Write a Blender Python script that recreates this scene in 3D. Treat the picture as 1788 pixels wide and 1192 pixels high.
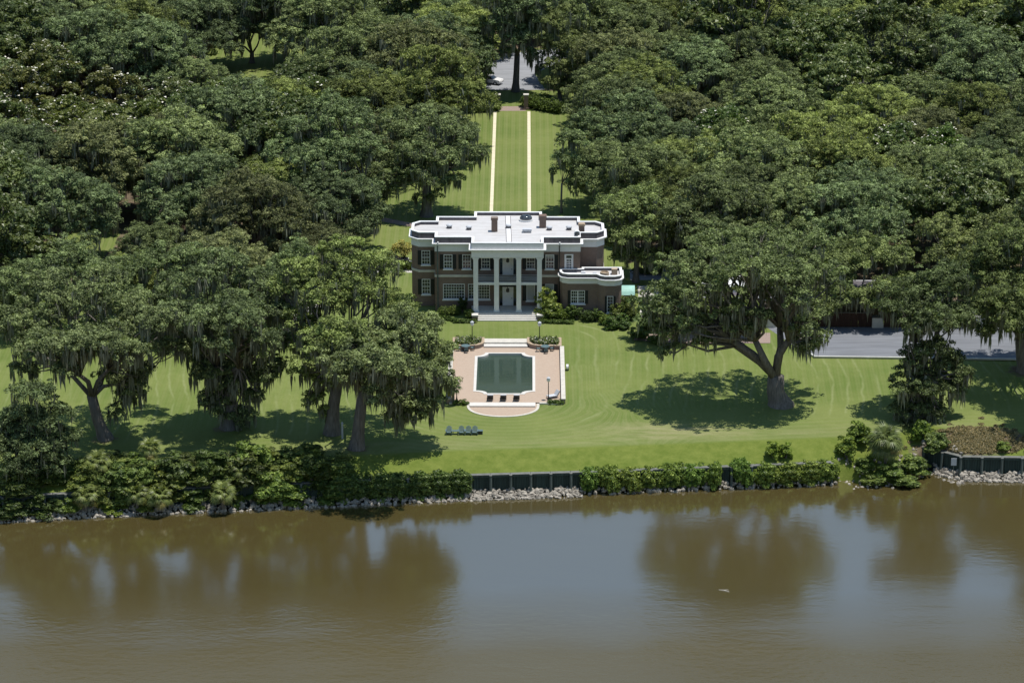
import bpy, math, random
import numpy as np
from mathutils import Vector, Matrix

for o in list(bpy.data.objects):
    bpy.data.objects.remove(o)
SC = bpy.context.scene
COL = SC.collection
R = math.radians

# ------------------------------------------------------------------ camera
W, H = 1788.0, 1192.0
F = 5711.0
PITCH = R(19.3)
YAW = R(0.30)          # camera turned a touch to the left of the house axis
_cp, _sp = math.cos(PITCH), math.sin(PITCH)
CAM_H = 147.2
_fwd = Vector((-math.sin(YAW) * _cp, math.cos(YAW) * _cp, -_sp))
_right = Vector((math.cos(YAW), math.sin(YAW), 0))
_up = _right.cross(_fwd)


def _ray(px, py):
    return _fwd + _right * ((px - W / 2) / F) + _up * ((H / 2 - py) / F)


# the camera stands so that the foot of the front wall (X=0, Y=0) is seen at (886.4, 542.5)
_d = _ray(886.4, 542.5)
_t = CAM_H / -_d.z
CAM = Vector((-_d.x * _t, -_d.y * _t, CAM_H))


def at(px, py, z=0.0):
    d = _ray(px, py)
    t = (z - CAM.z) / d.z
    return CAM + d * t


def aty(px, py, Y):
    d = _ray(px, py)
    t = (Y - CAM.y) / d.y
    return CAM + d * t


def proj(p):
    v = Vector(p) - CAM
    z = v.dot(_fwd)
    return (W / 2 + F * v.dot(_right) / z, H / 2 - F * v.dot(_up) / z, F / z)


cam_d = bpy.data.cameras.new("camera")
cam = bpy.data.objects.new("camera", cam_d)
COL.objects.link(cam)
cam.location = CAM
cam.rotation_euler = (math.pi / 2 - PITCH, 0, YAW)
cam_d.sensor_fit = 'HORIZONTAL'
cam_d.sensor_width = 36.0
cam_d.lens = F / W * 36.0
cam_d.clip_start = 1.0
cam_d.clip_end = 9000.0
SC.camera = cam

# ------------------------------------------------------------------ light
SUN_EL, SUN_AZ = R(78), R(84)     # azimuth from +Y (away from the river) towards +X
world = bpy.data.worlds.new("World")
SC.world = world
world.use_nodes = True
wn = world.node_tree
wn.nodes.clear()
sky = wn.nodes.new('ShaderNodeTexSky')
sky.sky_type = 'NISHITA'
sky.sun_disc = False
sky.sun_elevation = SUN_EL
sky.sun_rotation = SUN_AZ
sky.air_density = 1.7
sky.dust_density = 0.0
sky.ozone_density = 4.0
bg = wn.nodes.new('ShaderNodeBackground')
bg.inputs['Strength'].default_value = 0.098
wo = wn.nodes.new('ShaderNodeOutputWorld')
wn.links.new(sky.outputs[0], bg.inputs[0])
wn.links.new(bg.outputs[0], wo.inputs[0])
sun_d = bpy.data.lights.new("sun", 'SUN')
sun_d.energy = 4.9
sun_d.angle = R(0.5)
sun_d.color = (1.0, 0.955, 0.88)
sun = bpy.data.objects.new("sun", sun_d)
COL.objects.link(sun)
sdir = Vector((math.sin(SUN_AZ) * math.cos(SUN_EL), math.cos(SUN_AZ) * math.cos(SUN_EL), math.sin(SUN_EL)))
sun.rotation_euler = sdir.to_track_quat('Z', 'Y').to_euler()
sun.location = (0, 0, 300)
SC.view_settings.view_transform = 'Standard'
SC.view_settings.look = 'None'
SC.view_settings.exposure = 0.0
SC.view_settings.gamma = 1.0
SC.view_settings.use_curve_mapping = False
SC.render.engine = 'CYCLES'
SC.cycles.max_bounces = 5
SC.cycles.diffuse_bounces = 2
SC.cycles.glossy_bounces = 3
SC.cycles.transmission_bounces = 4
SC.cycles.transparent_max_bounces = 4
SC.cycles.caustics_reflective = False
SC.cycles.caustics_refractive = False

# ------------------------------------------------------------------ materials
MATS = {}


def new_mat(name):
    m = bpy.data.materials.new(name)
    m.use_nodes = True
    nt = m.node_tree
    return m, nt, nt.nodes, nt.links, nt.nodes['Principled BSDF']


def nd(nt, typ, **kw):
    n = nt.nodes.new(typ)
    for k, v in kw.items():
        if k in n.inputs:
            n.inputs[k].default_value = v
        else:
            setattr(n, k, v)
    return n


def mixc(nt, fac, a, b, blend='MIX'):
    n = nt.nodes.new('ShaderNodeMix')
    n.data_type = 'RGBA'
    n.blend_type = blend
    for sock, v in ((0, fac), (6, a), (7, b)):
        if hasattr(v, 'is_output') or isinstance(v, bpy.types.NodeSocket):
            nt.links.new(v, n.inputs[sock])
        elif sock == 0:
            n.inputs[0].default_value = v
        else:
            n.inputs[sock].default_value = (v[0], v[1], v[2], 1)
    return n.outputs[2]


def math_(nt, op, a, b=0.0, c=0.0, clamp=False):
    n = nt.nodes.new('ShaderNodeMath')
    n.operation = op
    n.use_clamp = clamp
    for i, v in enumerate((a, b, c)):
        if isinstance(v, bpy.types.NodeSocket):
            nt.links.new(v, n.inputs[i])
        else:
            n.inputs[i].default_value = v
    return n.outputs[0]


def ramp(nt, fac, lo, hi, a=0.0, b=1.0):
    n = nt.nodes.new('ShaderNodeMapRange')
    n.clamp = True
    nt.links.new(fac, n.inputs[0])
    n.inputs[1].default_value = lo
    n.inputs[2].default_value = hi
    n.inputs[3].default_value = a
    n.inputs[4].default_value = b
    return n.outputs[0]


def noise(nt, scale, detail=3.0, rough=0.55, vec=None, stretch=None):
    n = nt.nodes.new('ShaderNodeTexNoise')
    n.inputs['Scale'].default_value = scale
    n.inputs['Detail'].default_value = detail
    n.inputs['Roughness'].default_value = rough
    if vec is None:
        vec = nt.nodes.new('ShaderNodeTexCoord').outputs['Object']
    if stretch:
        mp = nt.nodes.new('ShaderNodeMapping')
        mp.inputs['Scale'].default_value = stretch
        nt.links.new(vec, mp.inputs[0])
        vec = mp.outputs[0]
    nt.links.new(vec, n.inputs['Vector'])
    return n.outputs['Fac']


def world_pos(nt):
    return nt.nodes.new('ShaderNodeNewGeometry').outputs['Position']


def simple(name, col, rough=0.7, var=0.15, scale=3.0, spec=0.3, metal=0.0, bump=0.0, stretch=None):
    if name in MATS:
        return MATS[name]
    m, nt, N, L, P = new_mat(name)
    f = noise(nt, scale, 4.0, 0.6, world_pos(nt), stretch)
    lo = tuple(c * (1 - var * 1.6) for c in col)
    hi = tuple(min(1, c * (1 + var * 1.2)) for c in col)
    L.new(mixc(nt, ramp(nt, f, 0.25, 0.75), lo, hi), P.inputs['Base Color'])
    P.inputs['Roughness'].default_value = rough
    P.inputs['Specular IOR Level'].default_value = spec
    P.inputs['Metallic'].default_value = metal
    if bump:
        b = nd(nt, 'ShaderNodeBump', Strength=bump, Distance=0.05)
        L.new(f, b.inputs['Height'])
        L.new(b.outputs[0], P.inputs['Normal'])
    MATS[name] = m
    return m


def leaf_mat(name, c1, c2, rough=0.5, spec=0.35, trans=0.25, obj_col=True):
    m, nt, N, L, P = new_mat(name)
    a = nd(nt, 'ShaderNodeAttribute', attribute_name='tint')
    col = mixc(nt, a.outputs['Fac'], c1, c2)
    if obj_col:
        oi = N.new('ShaderNodeObjectInfo')
        col = mixc(nt, 1.0, col, oi.outputs['Color'], 'MULTIPLY')
    L.new(col, P.inputs['Base Color'])
    P.inputs['Roughness'].default_value = rough
    P.inputs['Specular IOR Level'].default_value = spec
    t = N.new('ShaderNodeBsdfTranslucent')
    L.new(mixc(nt, 1.0, col, (1.15, 1.25, 0.6), 'MULTIPLY'), t.inputs[0])
    mx = N.new('ShaderNodeMixShader')
    mx.inputs[0].default_value = trans
    L.new(P.outputs[0], mx.inputs[1])
    L.new(t.outputs[0], mx.inputs[2])
    L.new(mx.outputs[0], N['Material Output'].inputs[0])
    MATS[name] = m
    return m


M_OAK = leaf_mat('oak_leaf', (0.043, 0.060, 0.024), (0.40, 0.475, 0.195), 0.6, 0.2, 0.24)
M_MAG = leaf_mat('magnolia_leaf', (0.045, 0.068, 0.014), (0.17, 0.20, 0.055), 0.42, 0.4, 0.2)
M_SHRUB = leaf_mat('shrub_leaf', (0.035, 0.060, 0.014), (0.21, 0.265, 0.07), 0.5, 0.3, 0.25)
M_PALM = leaf_mat('palm_leaf', (0.06, 0.085, 0.03), (0.17, 0.20, 0.08), 0.45, 0.4, 0.2)
M_MOSS = leaf_mat('spanish_moss', (0.12, 0.13, 0.09), (0.30, 0.31, 0.24), 0.9, 0.05, 0.2, False)
M_BARK = simple('bark', (0.17, 0.155, 0.14), 0.9, 0.3, 1.5, 0.1, bump=0.4, stretch=(3, 3, 0.5))
M_WHITE = simple('white_paint', (0.74, 0.745, 0.74), 0.55, 0.04, 2.0)
M_STONE = simple('pale_stone', (0.56, 0.53, 0.47), 0.8, 0.1, 1.5)
M_COPING = simple('pool_coping', (0.60, 0.58, 0.54), 0.7, 0.05, 1.5)
M_SLATE = simple('parapet_slate', (0.115, 0.105, 0.115), 0.7, 0.25, 1.2, stretch=(2, 2, 0.3))
M_SHUT = simple('shutter_paint', (0.012, 0.017, 0.022), 0.45, 0.2, 2.0)
M_IRON = simple('black_iron', (0.015, 0.016, 0.018), 0.45, 0.2, 3.0, 0.5)
M_COPPER = simple('verdigris_copper', (0.33, 0.58, 0.50), 0.55, 0.15, 1.2)
M_BULK = simple('bulkhead_sheet', (0.030, 0.052, 0.047), 0.75, 0.35, 0.8, stretch=(3, 3, 0.3))
M_POST = simple('bulkhead_post', (0.10, 0.125, 0.115), 0.8, 0.25, 1.5, stretch=(2, 2, 0.4))
M_CAP = simple('bulkhead_cap', (0.155, 0.16, 0.145), 0.8, 0.2, 1.0)
M_ROCK = simple('riprap_rock', (0.34, 0.31, 0.265), 0.9, 0.5, 1.6, 0.1)
M_BROWNW = simple('brown_boards', (0.045, 0.024, 0.018), 0.8, 0.25, 1.0, stretch=(3, 3, 0.3))
M_TEAL = simple('teal_paint', (0.10, 0.155, 0.165), 0.6, 0.15, 3.0)
M_CUSH = simple('pale_cushion', (0.50, 0.52, 0.55), 0.85, 0.08, 3.0)
M_BLOOM = simple('white_bloom', (0.75, 0.72, 0.6), 0.7, 0.1, 3.0)
M_CAR_W = simple('white_car_paint', (0.75, 0.75, 0.75), 0.25, 0.02, 3.0, 0.5)
M_CAR_D = simple('dark_car_paint', (0.02, 0.022, 0.028), 0.25, 0.05, 3.0, 0.5)
M_TYRE = simple('tyre_rubber', (0.015, 0.015, 0.015), 0.8, 0.1, 3.0)
M_TAN = simple('tan_clay', (0.40, 0.31, 0.22), 0.85, 0.12, 3.0)
M_KERB = simple('kerb_concrete', (0.50, 0.50, 0.47), 0.85, 0.1, 1.0)
M_BLIND = simple('window_blind', (0.42, 0.43, 0.42), 0.8, 0.04, 3.0)
M_SHADE = simple('drawn_shade', (0.085, 0.075, 0.068), 0.8, 0.15, 2.0)
M_POOLTILE = simple('pool_plaster', (0.03, 0.075, 0.07), 0.7, 0.2, 0.6)


def brick_mat(name, c1, c2, mortar, scale=1.0, rough=0.85, pave=False):
    m, nt, N, L, P = new_mat(name)
    pos = world_pos(nt)
    sep = N.new('ShaderNodeSeparateXYZ')
    L.new(pos, sep.inputs[0])
    cmb = N.new('ShaderNodeCombineXYZ')
    if pave:
        L.new(sep.outputs[0], cmb.inputs[0])
        L.new(sep.outputs[1], cmb.inputs[1])
    else:
        L.new(math_(nt, 'ADD', sep.outputs[0], sep.outputs[1]), cmb.inputs[0])
        L.new(sep.outputs[2], cmb.inputs[1])
    b = N.new('ShaderNodeTexBrick')
    L.new(cmb.outputs[0], b.inputs['Vector'])
    b.inputs['Scale'].default_value = scale
    b.inputs['Color1'].default_value = (*c1, 1)
    b.inputs['Color2'].default_value = (*c2, 1)
    b.inputs['Mortar'].default_value = (*mortar, 1)
    b.inputs['Mortar Size'].default_value = 0.012
    b.inputs['Brick Width'].default_value = 0.22
    b.inputs['Row Height'].default_value = 0.11 if pave else 0.075
    f = noise(nt, 0.45, 5, 0.65, pos)
    f2 = noise(nt, 2.2, 3, 0.6, pos, (0.6, 1.6, 1))
    col = mixc(nt, ramp(nt, f, 0.3, 0.7), b.outputs['Color'], mixc(nt, 0.5, b.outputs['Color'], c2))
    col = mixc(nt, ramp(nt, f2, 0.3, 0.75, 0, 0.35), col, mortar)
    L.new(col, P.inputs['Base Color'])
    P.inputs['Roughness'].default_value = rough
    P.inputs['Specular IOR Level'].default_value = 0.2
    MATS[name] = m
    return m


M_BRICK = brick_mat('house_brick', (0.235, 0.14, 0.10), (0.14, 0.095, 0.075), (0.25, 0.21, 0.18))
M_PAVE = brick_mat('terrace_brick', (0.34, 0.245, 0.185), (0.42, 0.32, 0.245), (0.46, 0.38, 0.30), 1.0, 0.85, True)
M_PATHB = brick_mat('path_brick', (0.24, 0.17, 0.14), (0.30, 0.22, 0.18), (0.32, 0.27, 0.24), 1.0, 0.85, True)


def roof_mat():
    m, nt, N, L, P = new_mat('white_roof_membrane')
    pos = world_pos(nt)
    f = noise(nt, 0.5, 5, 0.7, pos)
    s = noise(nt, 1.0, 4, 0.7, pos, (0.15, 2.6, 1))
    sep = N.new('ShaderNodeSeparateXYZ')
    L.new(pos, sep.inputs[0])
    seam = math_(nt, 'FRACT', math_(nt, 'MULTIPLY', sep.outputs[1], 0.85))
    seam = math_(nt, 'LESS_THAN', seam, 0.05)
    col = mixc(nt, ramp(nt, f, 0.45, 0.8, 0, 0.5), (0.54, 0.53, 0.525), (0.38, 0.36, 0.33))
    col = mixc(nt, ramp(nt, s, 0.48, 0.7, 0, 0.7), col, (0.34, 0.325, 0.32))
    col = mixc(nt, math_(nt, 'MULTIPLY', seam, 0.6), col, (0.42, 0.40, 0.40))
    L.new(col, P.inputs['Base Color'])
    P.inputs['Roughness'].default_value = 0.7
    MATS['roof'] = m
    return m


M_ROOF = roof_mat()


def glass_mat():
    m, nt, N, L, P = new_mat('window_glass')
    f = noise(nt, 1.6, 2, 0.5, world_pos(nt))
    L.new(mixc(nt, ramp(nt, f, 0.35, 0.7), (0.012, 0.017, 0.024), (0.07, 0.08, 0.09)), P.inputs['Base Color'])
    P.inputs['Roughness'].default_value = 0.06
    P.inputs['Specular IOR Level'].default_value = 0.6
    MATS['glass'] = m
    return m


M_GLASS = glass_mat()


def water_mat(name, base, ripple, scale, rough, base2=None, ior=1.33, ruffle=None):
    m, nt, N, L, P = new_mat(name)
    pos = world_pos(nt)
    f = noise(nt, 0.03, 4, 0.6, pos, (0.5, 1.0, 1))
    L.new(mixc(nt, ramp(nt, f, 0.3, 0.7), base, base2 or base), P.inputs['Base Color'])
    P.inputs['Roughness'].default_value = rough
    P.inputs['IOR'].default_value = ior
    P.inputs['Specular IOR Level'].default_value = 0.5
    n1 = noise(nt, scale, 3, 0.6, pos, (0.55, 1.0, 1.0))
    n2 = noise(nt, scale * 0.22, 2, 0.5, pos, (0.5, 1.0, 1.0))
    patch = ramp(nt, noise(nt, 0.035, 4, 0.65, pos, (0.35, 1.0, 1.0)), 0.38, 0.64, 0.2, 1.35)
    h = math_(nt, 'ADD', math_(nt, 'MULTIPLY', n1, 0.6), math_(nt, 'MULTIPLY', n2, 0.7))
    h = math_(nt, 'MULTIPLY', h, patch)
    if ruffle:                       # the open river is ruffled by wind, the strip along the bank lies in the lee
        sp = nt.nodes.new('ShaderNodeSeparateXYZ')
        L.new(pos, sp.inputs[0])
        yy = math_(nt, 'ADD', sp.outputs[1], math_(nt, 'MULTIPLY', noise(nt, 0.03, 3, 0.6, pos), 14.0))
        h = math_(nt, 'MULTIPLY', h, ramp(nt, yy, ruffle[0] + 7, ruffle[1] + 7, 0.55, 2.8))
        L.new(ramp(nt, yy, ruffle[0] + 7, ruffle[1] + 7, rough, 0.24), P.inputs['Roughness'])
        L.new(ramp(nt, yy, ruffle[0] + 7, ruffle[1] + 7, ior, 1.75), P.inputs['IOR'])
    b = nd(nt, 'ShaderNodeBump', Strength=1.0, Distance=ripple)
    L.new(h, b.inputs['Height'])
    L.new(b.outputs[0], P.inputs['Normal'])
    MATS[name] = m
    return m


M_RIVER = water_mat('river_water', (0.079, 0.062, 0.021), 0.05, 1.3, 0.13, (0.091, 0.072, 0.027), 4.6, (-86.0, -104.0))
M_POOLW = water_mat('pool_water', (0.034, 0.058, 0.047), 0.012, 1.8, 0.04, (0.045, 0.068, 0.05), 1.7)


def ground_mat():
    m, nt, N, L, P = new_mat('ground_grass')
    pos = world_pos(nt)
    A = lambda n: nd(nt, 'ShaderNodeAttribute', attribute_name=n).outputs['Fac']
    mow, kind, bank, litter, dry, line = A('mow'), A('stripe'), A('bank'), A('litter'), A('dry'), A('tracks')
    n_big = noise(nt, 0.09, 4, 0.6, pos)
    n_mid = noise(nt, 0.8, 4, 0.65, pos)
    n_fine = noise(nt, 4.5, 3, 0.7, pos)
    col = mixc(nt, ramp(nt, n_big, 0.35, 0.65), (0.118, 0.172, 0.036), (0.186, 0.226, 0.062))
    # fine mowing lines run along each pass
    s = math_(nt, 'SINE', math_(nt, 'MULTIPLY', mow, 2 * math.pi / 1.15))
    s2 = math_(nt, 'SINE', math_(nt, 'MULTIPLY', mow, 2 * math.pi / 0.43))
    sf = math_(nt, 'ADD', math_(nt, 'MULTIPLY', s, 0.5), math_(nt, 'MULTIPLY', s2, 0.35))
    col = mixc(nt, math_(nt, 'MULTIPLY', ramp(nt, sf, -0.7, 0.8), kind), col, (0.235, 0.252, 0.10))
    # pale turning tracks of the mower, wavering lines some metres apart
    w = math_(nt, 'ADD', line, math_(nt, 'MULTIPLY', math_(nt, 'SUBTRACT', noise(nt, 0.12, 2, 0.5, pos), 0.5), 1.7))
    tr = math_(nt, 'ABSOLUTE', math_(nt, 'SINE', math_(nt, 'MULTIPLY', w, math.pi / 1.9)))
    tr = ramp(nt, tr, 0.0, 0.42, 1.0, 0.0)
    trk = math_(nt, 'MULTIPLY', tr, A('trackw'))
    trk = math_(nt, 'MULTIPLY', trk, ramp(nt, noise(nt, 0.12, 3, 0.6, pos), 0.4, 0.6))
    col = mixc(nt, math_(nt, 'MULTIPLY', trk, 0.42), col, (0.34, 0.36, 0.185))
    dr = math_(nt, 'MULTIPLY', dry, ramp(nt, noise(nt, 0.5, 4, 0.7, pos, (0.3, 1.4, 1)), 0.36, 0.6))
    col = mixc(nt, math_(nt, 'MULTIPLY', dr, 0.75), col, (0.34, 0.31, 0.17))
    col = mixc(nt, ramp(nt, n_mid, 0.3, 0.75, 0, 0.35), col, (0.125, 0.155, 0.035))
    bk = mixc(nt, ramp(nt, n_mid, 0.3, 0.7), (0.105, 0.148, 0.020), (0.175, 0.210, 0.042))
    col = mixc(nt, bank, col, bk)
    lit = mixc(nt, ramp(nt, n_mid, 0.3, 0.7), (0.085, 0.062, 0.042), (0.19, 0.145, 0.105))
    ln = ramp(nt, math_(nt, 'ADD', litter, math_(nt, 'MULTIPLY', math_(nt, 'SUBTRACT', noise(nt, 0.35, 4, 0.7, pos), 0.5), 0.9)), 0.42, 0.58)
    col = mixc(nt, ln, col, lit)
    col = mixc(nt, ramp(nt, n_fine, 0.2, 0.8, 0, 0.45), col, mixc(nt, 0.5, col, (0.035, 0.05, 0.015)))
    L.new(col, P.inputs['Base Color'])
    P.inputs['Roughness'].default_value = 0.85
    P.inputs['Specular IOR Level'].default_value = 0.15
    b = nd(nt, 'ShaderNodeBump', Strength=0.5, Distance=0.12)
    L.new(n_fine, b.inputs['Height'])
    L.new(b.outputs[0], P.inputs['Normal'])
    return m


M_GROUND = ground_mat()
M_ASPH = simple('grey_gravel', (0.185, 0.194, 0.212), 0.9, 0.16, 0.5, 0.1, stretch=(0.25, 2.2, 1))
M_ROAD = simple('pale_asphalt', (0.27, 0.28, 0.30), 0.9, 0.14, 0.5, 0.1, stretch=(0.3, 1.8, 1))
M_SAND = simple('sand_path', (0.66, 0.60, 0.44), 0.9, 0.08, 1.0, 0.1)
M_CONC = simple('pale_concrete', (0.50, 0.48, 0.44), 0.9, 0.1, 0.7, 0.1)


# ------------------------------------------------------------------ object helpers
def tag(o, label=None, cat=None, group=None, kind=None):
    if label:
        o['label'] = label
    if cat:
        o['category'] = cat
    if group:
        o['group'] = group
    if kind:
        o['kind'] = kind
    return o


def thing(name, label, cat, loc=(0, 0, 0), rz=0.0, group=None):
    o = bpy.data.objects.new(name, None)
    COL.objects.link(o)
    o.location = loc
    o.rotation_euler = (0, 0, rz)
    o.empty_display_size = 0.3
    return tag(o, label, cat, group)


def link(name, me, parent=None):
    o = bpy.data.objects.new(name, me)
    COL.objects.link(o)
    if parent is not None:
        o.parent = parent
    return o


def copy_tree(o, parent=None):
    c = o.copy()
    COL.objects.link(c)
    if parent is not None:
        c.parent = parent
    for ch in list(o.children):
        copy_tree(ch, c)
    return c


class MB:
    def __init__(s):
        s.v, s.f = [], []

    def add(s, vs, fs):
        n = len(s.v)
        s.v += [tuple(p) for p in vs]
        s.f += [tuple(i + n for i in q) for q in fs]
        return s

    def box(s, x0, x1, y0, y1, z0, z1):
        return s.add([(x0, y0, z0), (x1, y0, z0), (x1, y1, z0), (x0, y1, z0), (x0, y0, z1), (x1, y0, z1), (x1, y1, z1), (x0, y1, z1)],
                     [(0, 3, 2, 1), (4, 5, 6, 7), (0, 1, 5, 4), (1, 2, 6, 5), (2, 3, 7, 6), (3, 0, 4, 7)])

    def prism(s, poly, z0, z1):
        n = len(poly)
        vs = [(p[0], p[1], z0) for p in poly] + [(p[0], p[1], z1) for p in poly]
        fs = [tuple(range(n))[::-1], tuple(range(n, 2 * n))] + [(i, (i + 1) % n, n + (i + 1) % n, n + i) for i in range(n)]
        return s.add(vs, fs)

    def ring(s, outer, inner, z0, z1):
        n = len(outer)
        vs = [(p[0], p[1], z) for z in (z0, z1) for P in (outer, inner) for p in P]
        fs = []
        for i in range(n):
            j = (i + 1) % n
            fs += [(i, j, 2 * n + j, 2 * n + i), (n + j, n + i, 3 * n + i, 3 * n + j),
                   (2 * n + i, 2 * n + j, 3 * n + j, 3 * n + i), (j, i, n + i, n + j)]
        return s.add(vs, fs)

    def tube(s, pts, rad, k=8):
        pts = [Vector(p) for p in pts]
        rings = []
        for i, p in enumerate(pts):
            d = (pts[min(i + 1, len(pts) - 1)] - pts[max(i - 1, 0)]).normalized()
            a = d.cross(Vector((0, 1, 0.17)))
            if a.length < 0.05:
                a = d.cross(Vector((1, 0, 0)))
            a.normalize()
            b = d.cross(a)
            rings.append([p + (a * math.cos(t) + b * math.sin(t)) * rad[i] for t in [2 * math.pi * j / k for j in range(k)]])
        vs = [v for r in rings for v in r]
        fs = []
        for i in range(len(pts) - 1):
            for j in range(k):
                q = (j + 1) % k
                fs.append((i * k + j, i * k + q, (i + 1) * k + q, (i + 1) * k + j))
        fs += [tuple(range(k))[::-1], tuple((len(pts) - 1) * k + j for j in range(k))]
        return s.add(vs, fs)

    def lathe(s, prof, k=12, c=(0, 0)):
        vs = [(c[0] + r * math.cos(2 * math.pi * j / k), c[1] + r * math.sin(2 * math.pi * j / k), z) for r, z in prof for j in range(k)]
        fs = []
        for i in range(len(prof) - 1):
            for j in range(k):
                q = (j + 1) % k
                fs.append((i * k + j, i * k + q, (i + 1) * k + q, (i + 1) * k + j))
        fs += [tuple(range(k))[::-1], tuple((len(prof) - 1) * k + j for j in range(k))]
        return s.add(vs, fs)

    def sheet(s, poly, z):
        return s.add([(p[0], p[1], z) for p in poly], [tuple(range(len(poly)))])

    def mesh(s, name, mat, smooth=False):
        me = bpy.data.meshes.new(name)
        me.from_pydata(s.v, [], s.f)
        me.materials.append(mat)
        if smooth:
            me.polygons.foreach_set('use_smooth', [True] * len(me.polygons))
        me.update()
        return me

    def build(s, name, mat, parent=None, smooth=False):
        return link(name, s.mesh(name, mat, smooth), parent)


def np_mesh(name, verts, nper, mat, tint=None):
    """verts: (n*nper,3); faces are consecutive runs of nper vertices"""
    n = len(verts) // nper
    me = bpy.data.meshes.new(name)
    me.vertices.add(len(verts))
    me.vertices.foreach_set('co', np.ascontiguousarray(verts, dtype=np.float32).ravel())
    me.loops.add(len(verts))
    me.loops.foreach_set('vertex_index', np.arange(len(verts), dtype=np.int32))
    me.polygons.add(n)
    me.polygons.foreach_set('loop_start', np.arange(0, len(verts), nper, dtype=np.int32))
    me.polygons.foreach_set('loop_total', np.full(n, nper, dtype=np.int32))
    if tint is not None:
        a = me.attributes.new('tint', 'FLOAT', 'FACE')
        a.data.foreach_set('value', np.ascontiguousarray(tint, dtype=np.float32))
    me.materials.append(mat)
    me.update()
    me.validate()
    return me


# ------------------------------------------------------------------ leaves, moss, limbs
def leaf_tris(rng, c, nrm, size, aspect=1.6):
    n = len(c)
    nrm = nrm / np.maximum(np.linalg.norm(nrm, axis=1, keepdims=True), 1e-6)
    r = rng.normal(size=(n, 3))
    u = np.cross(nrm, r)
    u /= np.maximum(np.linalg.norm(u, axis=1, keepdims=True), 1e-6)
    v = np.cross(nrm, u)
    L = (size * aspect * 0.55)[:, None] * u
    Wd = (size * 0.62)[:, None] * v
    q = np.stack([c - L - Wd * 0.55, c + L * 1.05, c - L * 0.35 + Wd], axis=1)
    return q.reshape(-1, 3)


def clump_leaves(rng, lobes, dens=1.0, leaf=0.18, clump=0.58, per=58, low=-0.5, up=0.45, rnd=0.45):
    """lobes: rows of cx cy cz rx ry rz. Domed tufts of leaves stand on each lobe's shell with gaps between them."""
    Cs, Ns, Ts = [], [], []
    for (cx, cy, cz, rx, ry, rz) in lobes:
        nc = max(5, int(dens * 4.6 * (rx * ry + (rx + ry) * rz * 0.5) / (clump / 0.62) ** 2))
        d = rng.normal(size=(nc * 3, 3))
        d /= np.linalg.norm(d, axis=1, keepdims=True)
        d = d[d[:, 2] > low][:nc]
        nc = len(d)
        rad = 1.02 - 0.5 * rng.random(nc) ** 1.4 + 0.2 * rng.normal(size=nc)
        p = np.array([cx, cy, cz]) + d * rad[:, None] * np.array([rx, ry, rz])
        ax = d * 0.6 + np.array([0, 0, 0.8])
        ax /= np.linalg.norm(ax, axis=1, keepdims=True)
        tone = rng.random(nc)
        rt = clump * (0.6 + 0.7 * rng.random(nc))
        k = per
        e = rng.normal(size=(nc, k, 3))
        e /= np.linalg.norm(e, axis=2, keepdims=True)
        dot = (e * ax[:, None, :]).sum(2, keepdims=True)
        e = np.where(dot < -0.25, e - 1.6 * dot * ax[:, None, :], e)
        g = e * (rt[:, None] * (0.55 + 0.55 * rng.random((nc, k)) ** 0.7))[:, :, None] * np.array([1.15, 1.15, 0.72])
        pts = (p[:, None, :] + g).reshape(-1, 3)
        nr = (e * 0.85 + rng.normal(size=(nc, k, 3)) * rnd + np.array([0, 0, up])).reshape(-1, 3)
        t = np.clip(0.08 + 0.60 * np.repeat(tone ** 1.3, k) + 0.20 * rng.normal(size=nc * k), 0, 1)
        Cs.append(pts)
        Ns.append(nr)
        Ts.append(t)
    C, Nn, T = np.concatenate(Cs), np.concatenate(Ns), np.concatenate(Ts)
    size = leaf * (0.6 + 0.8 * rng.random(len(C)))
    return leaf_tris(rng, C, Nn, size), T


def moss_strips(rng, lobes, dens=1.0, long=1.0):
    P, T = [], []
    for (cx, cy, cz, rx, ry, rz) in lobes:
        n = int(dens * 11 * (rx + ry) * 0.5 * 2.0)
        a = rng.random(n) * 2 * math.pi
        # hangs from tufts, not evenly
        tufts = rng.random(max(3, n // 14)) * 2 * math.pi
        a = tufts[rng.integers(0, len(tufts), n)] + rng.normal(size=n) * 0.16
        rr = 0.68 + 0.42 * rng.random(n)
        zz = -0.55 + 0.95 * rng.random(n)
        k = np.sqrt(np.clip(1 - (zz * 0.7) ** 2, 0.1, 1))
        x = cx + rx * rr * k * np.cos(a)
        y = cy + ry * rr * k * np.sin(a)
        z = cz + rz * zz
        ln = long * (0.6 + 1.9 * rng.random(n) ** 1.6)
        w = 0.05 + 0.11 * rng.random(n) ** 1.5
        th = rng.random(n) * math.pi
        dx, dy = np.cos(th) * w, np.sin(th) * w
        sx, sy = rng.normal(size=n) * 0.12, rng.normal(size=n) * 0.12
        v = np.stack([np.stack([x - dx * 0.7, y - dy * 0.7, z], 1), np.stack([x + dx * 0.7, y + dy * 0.7, z], 1),
                      np.stack([x + dx + sx * 0.5, y + dy + sy * 0.5, z - ln * 0.5], 1), np.stack([x + sx, y + sy, z - ln], 1),
                      np.stack([x - dx + sx * 0.5, y - dy + sy * 0.5, z - ln * 0.45], 1)], axis=1)
        P.append(v.reshape(-1, 3))
        T.append(np.clip(0.45 + 0.3 * rng.normal(size=n), 0, 1))
    return np.concatenate(P), np.concatenate(T)


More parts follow.
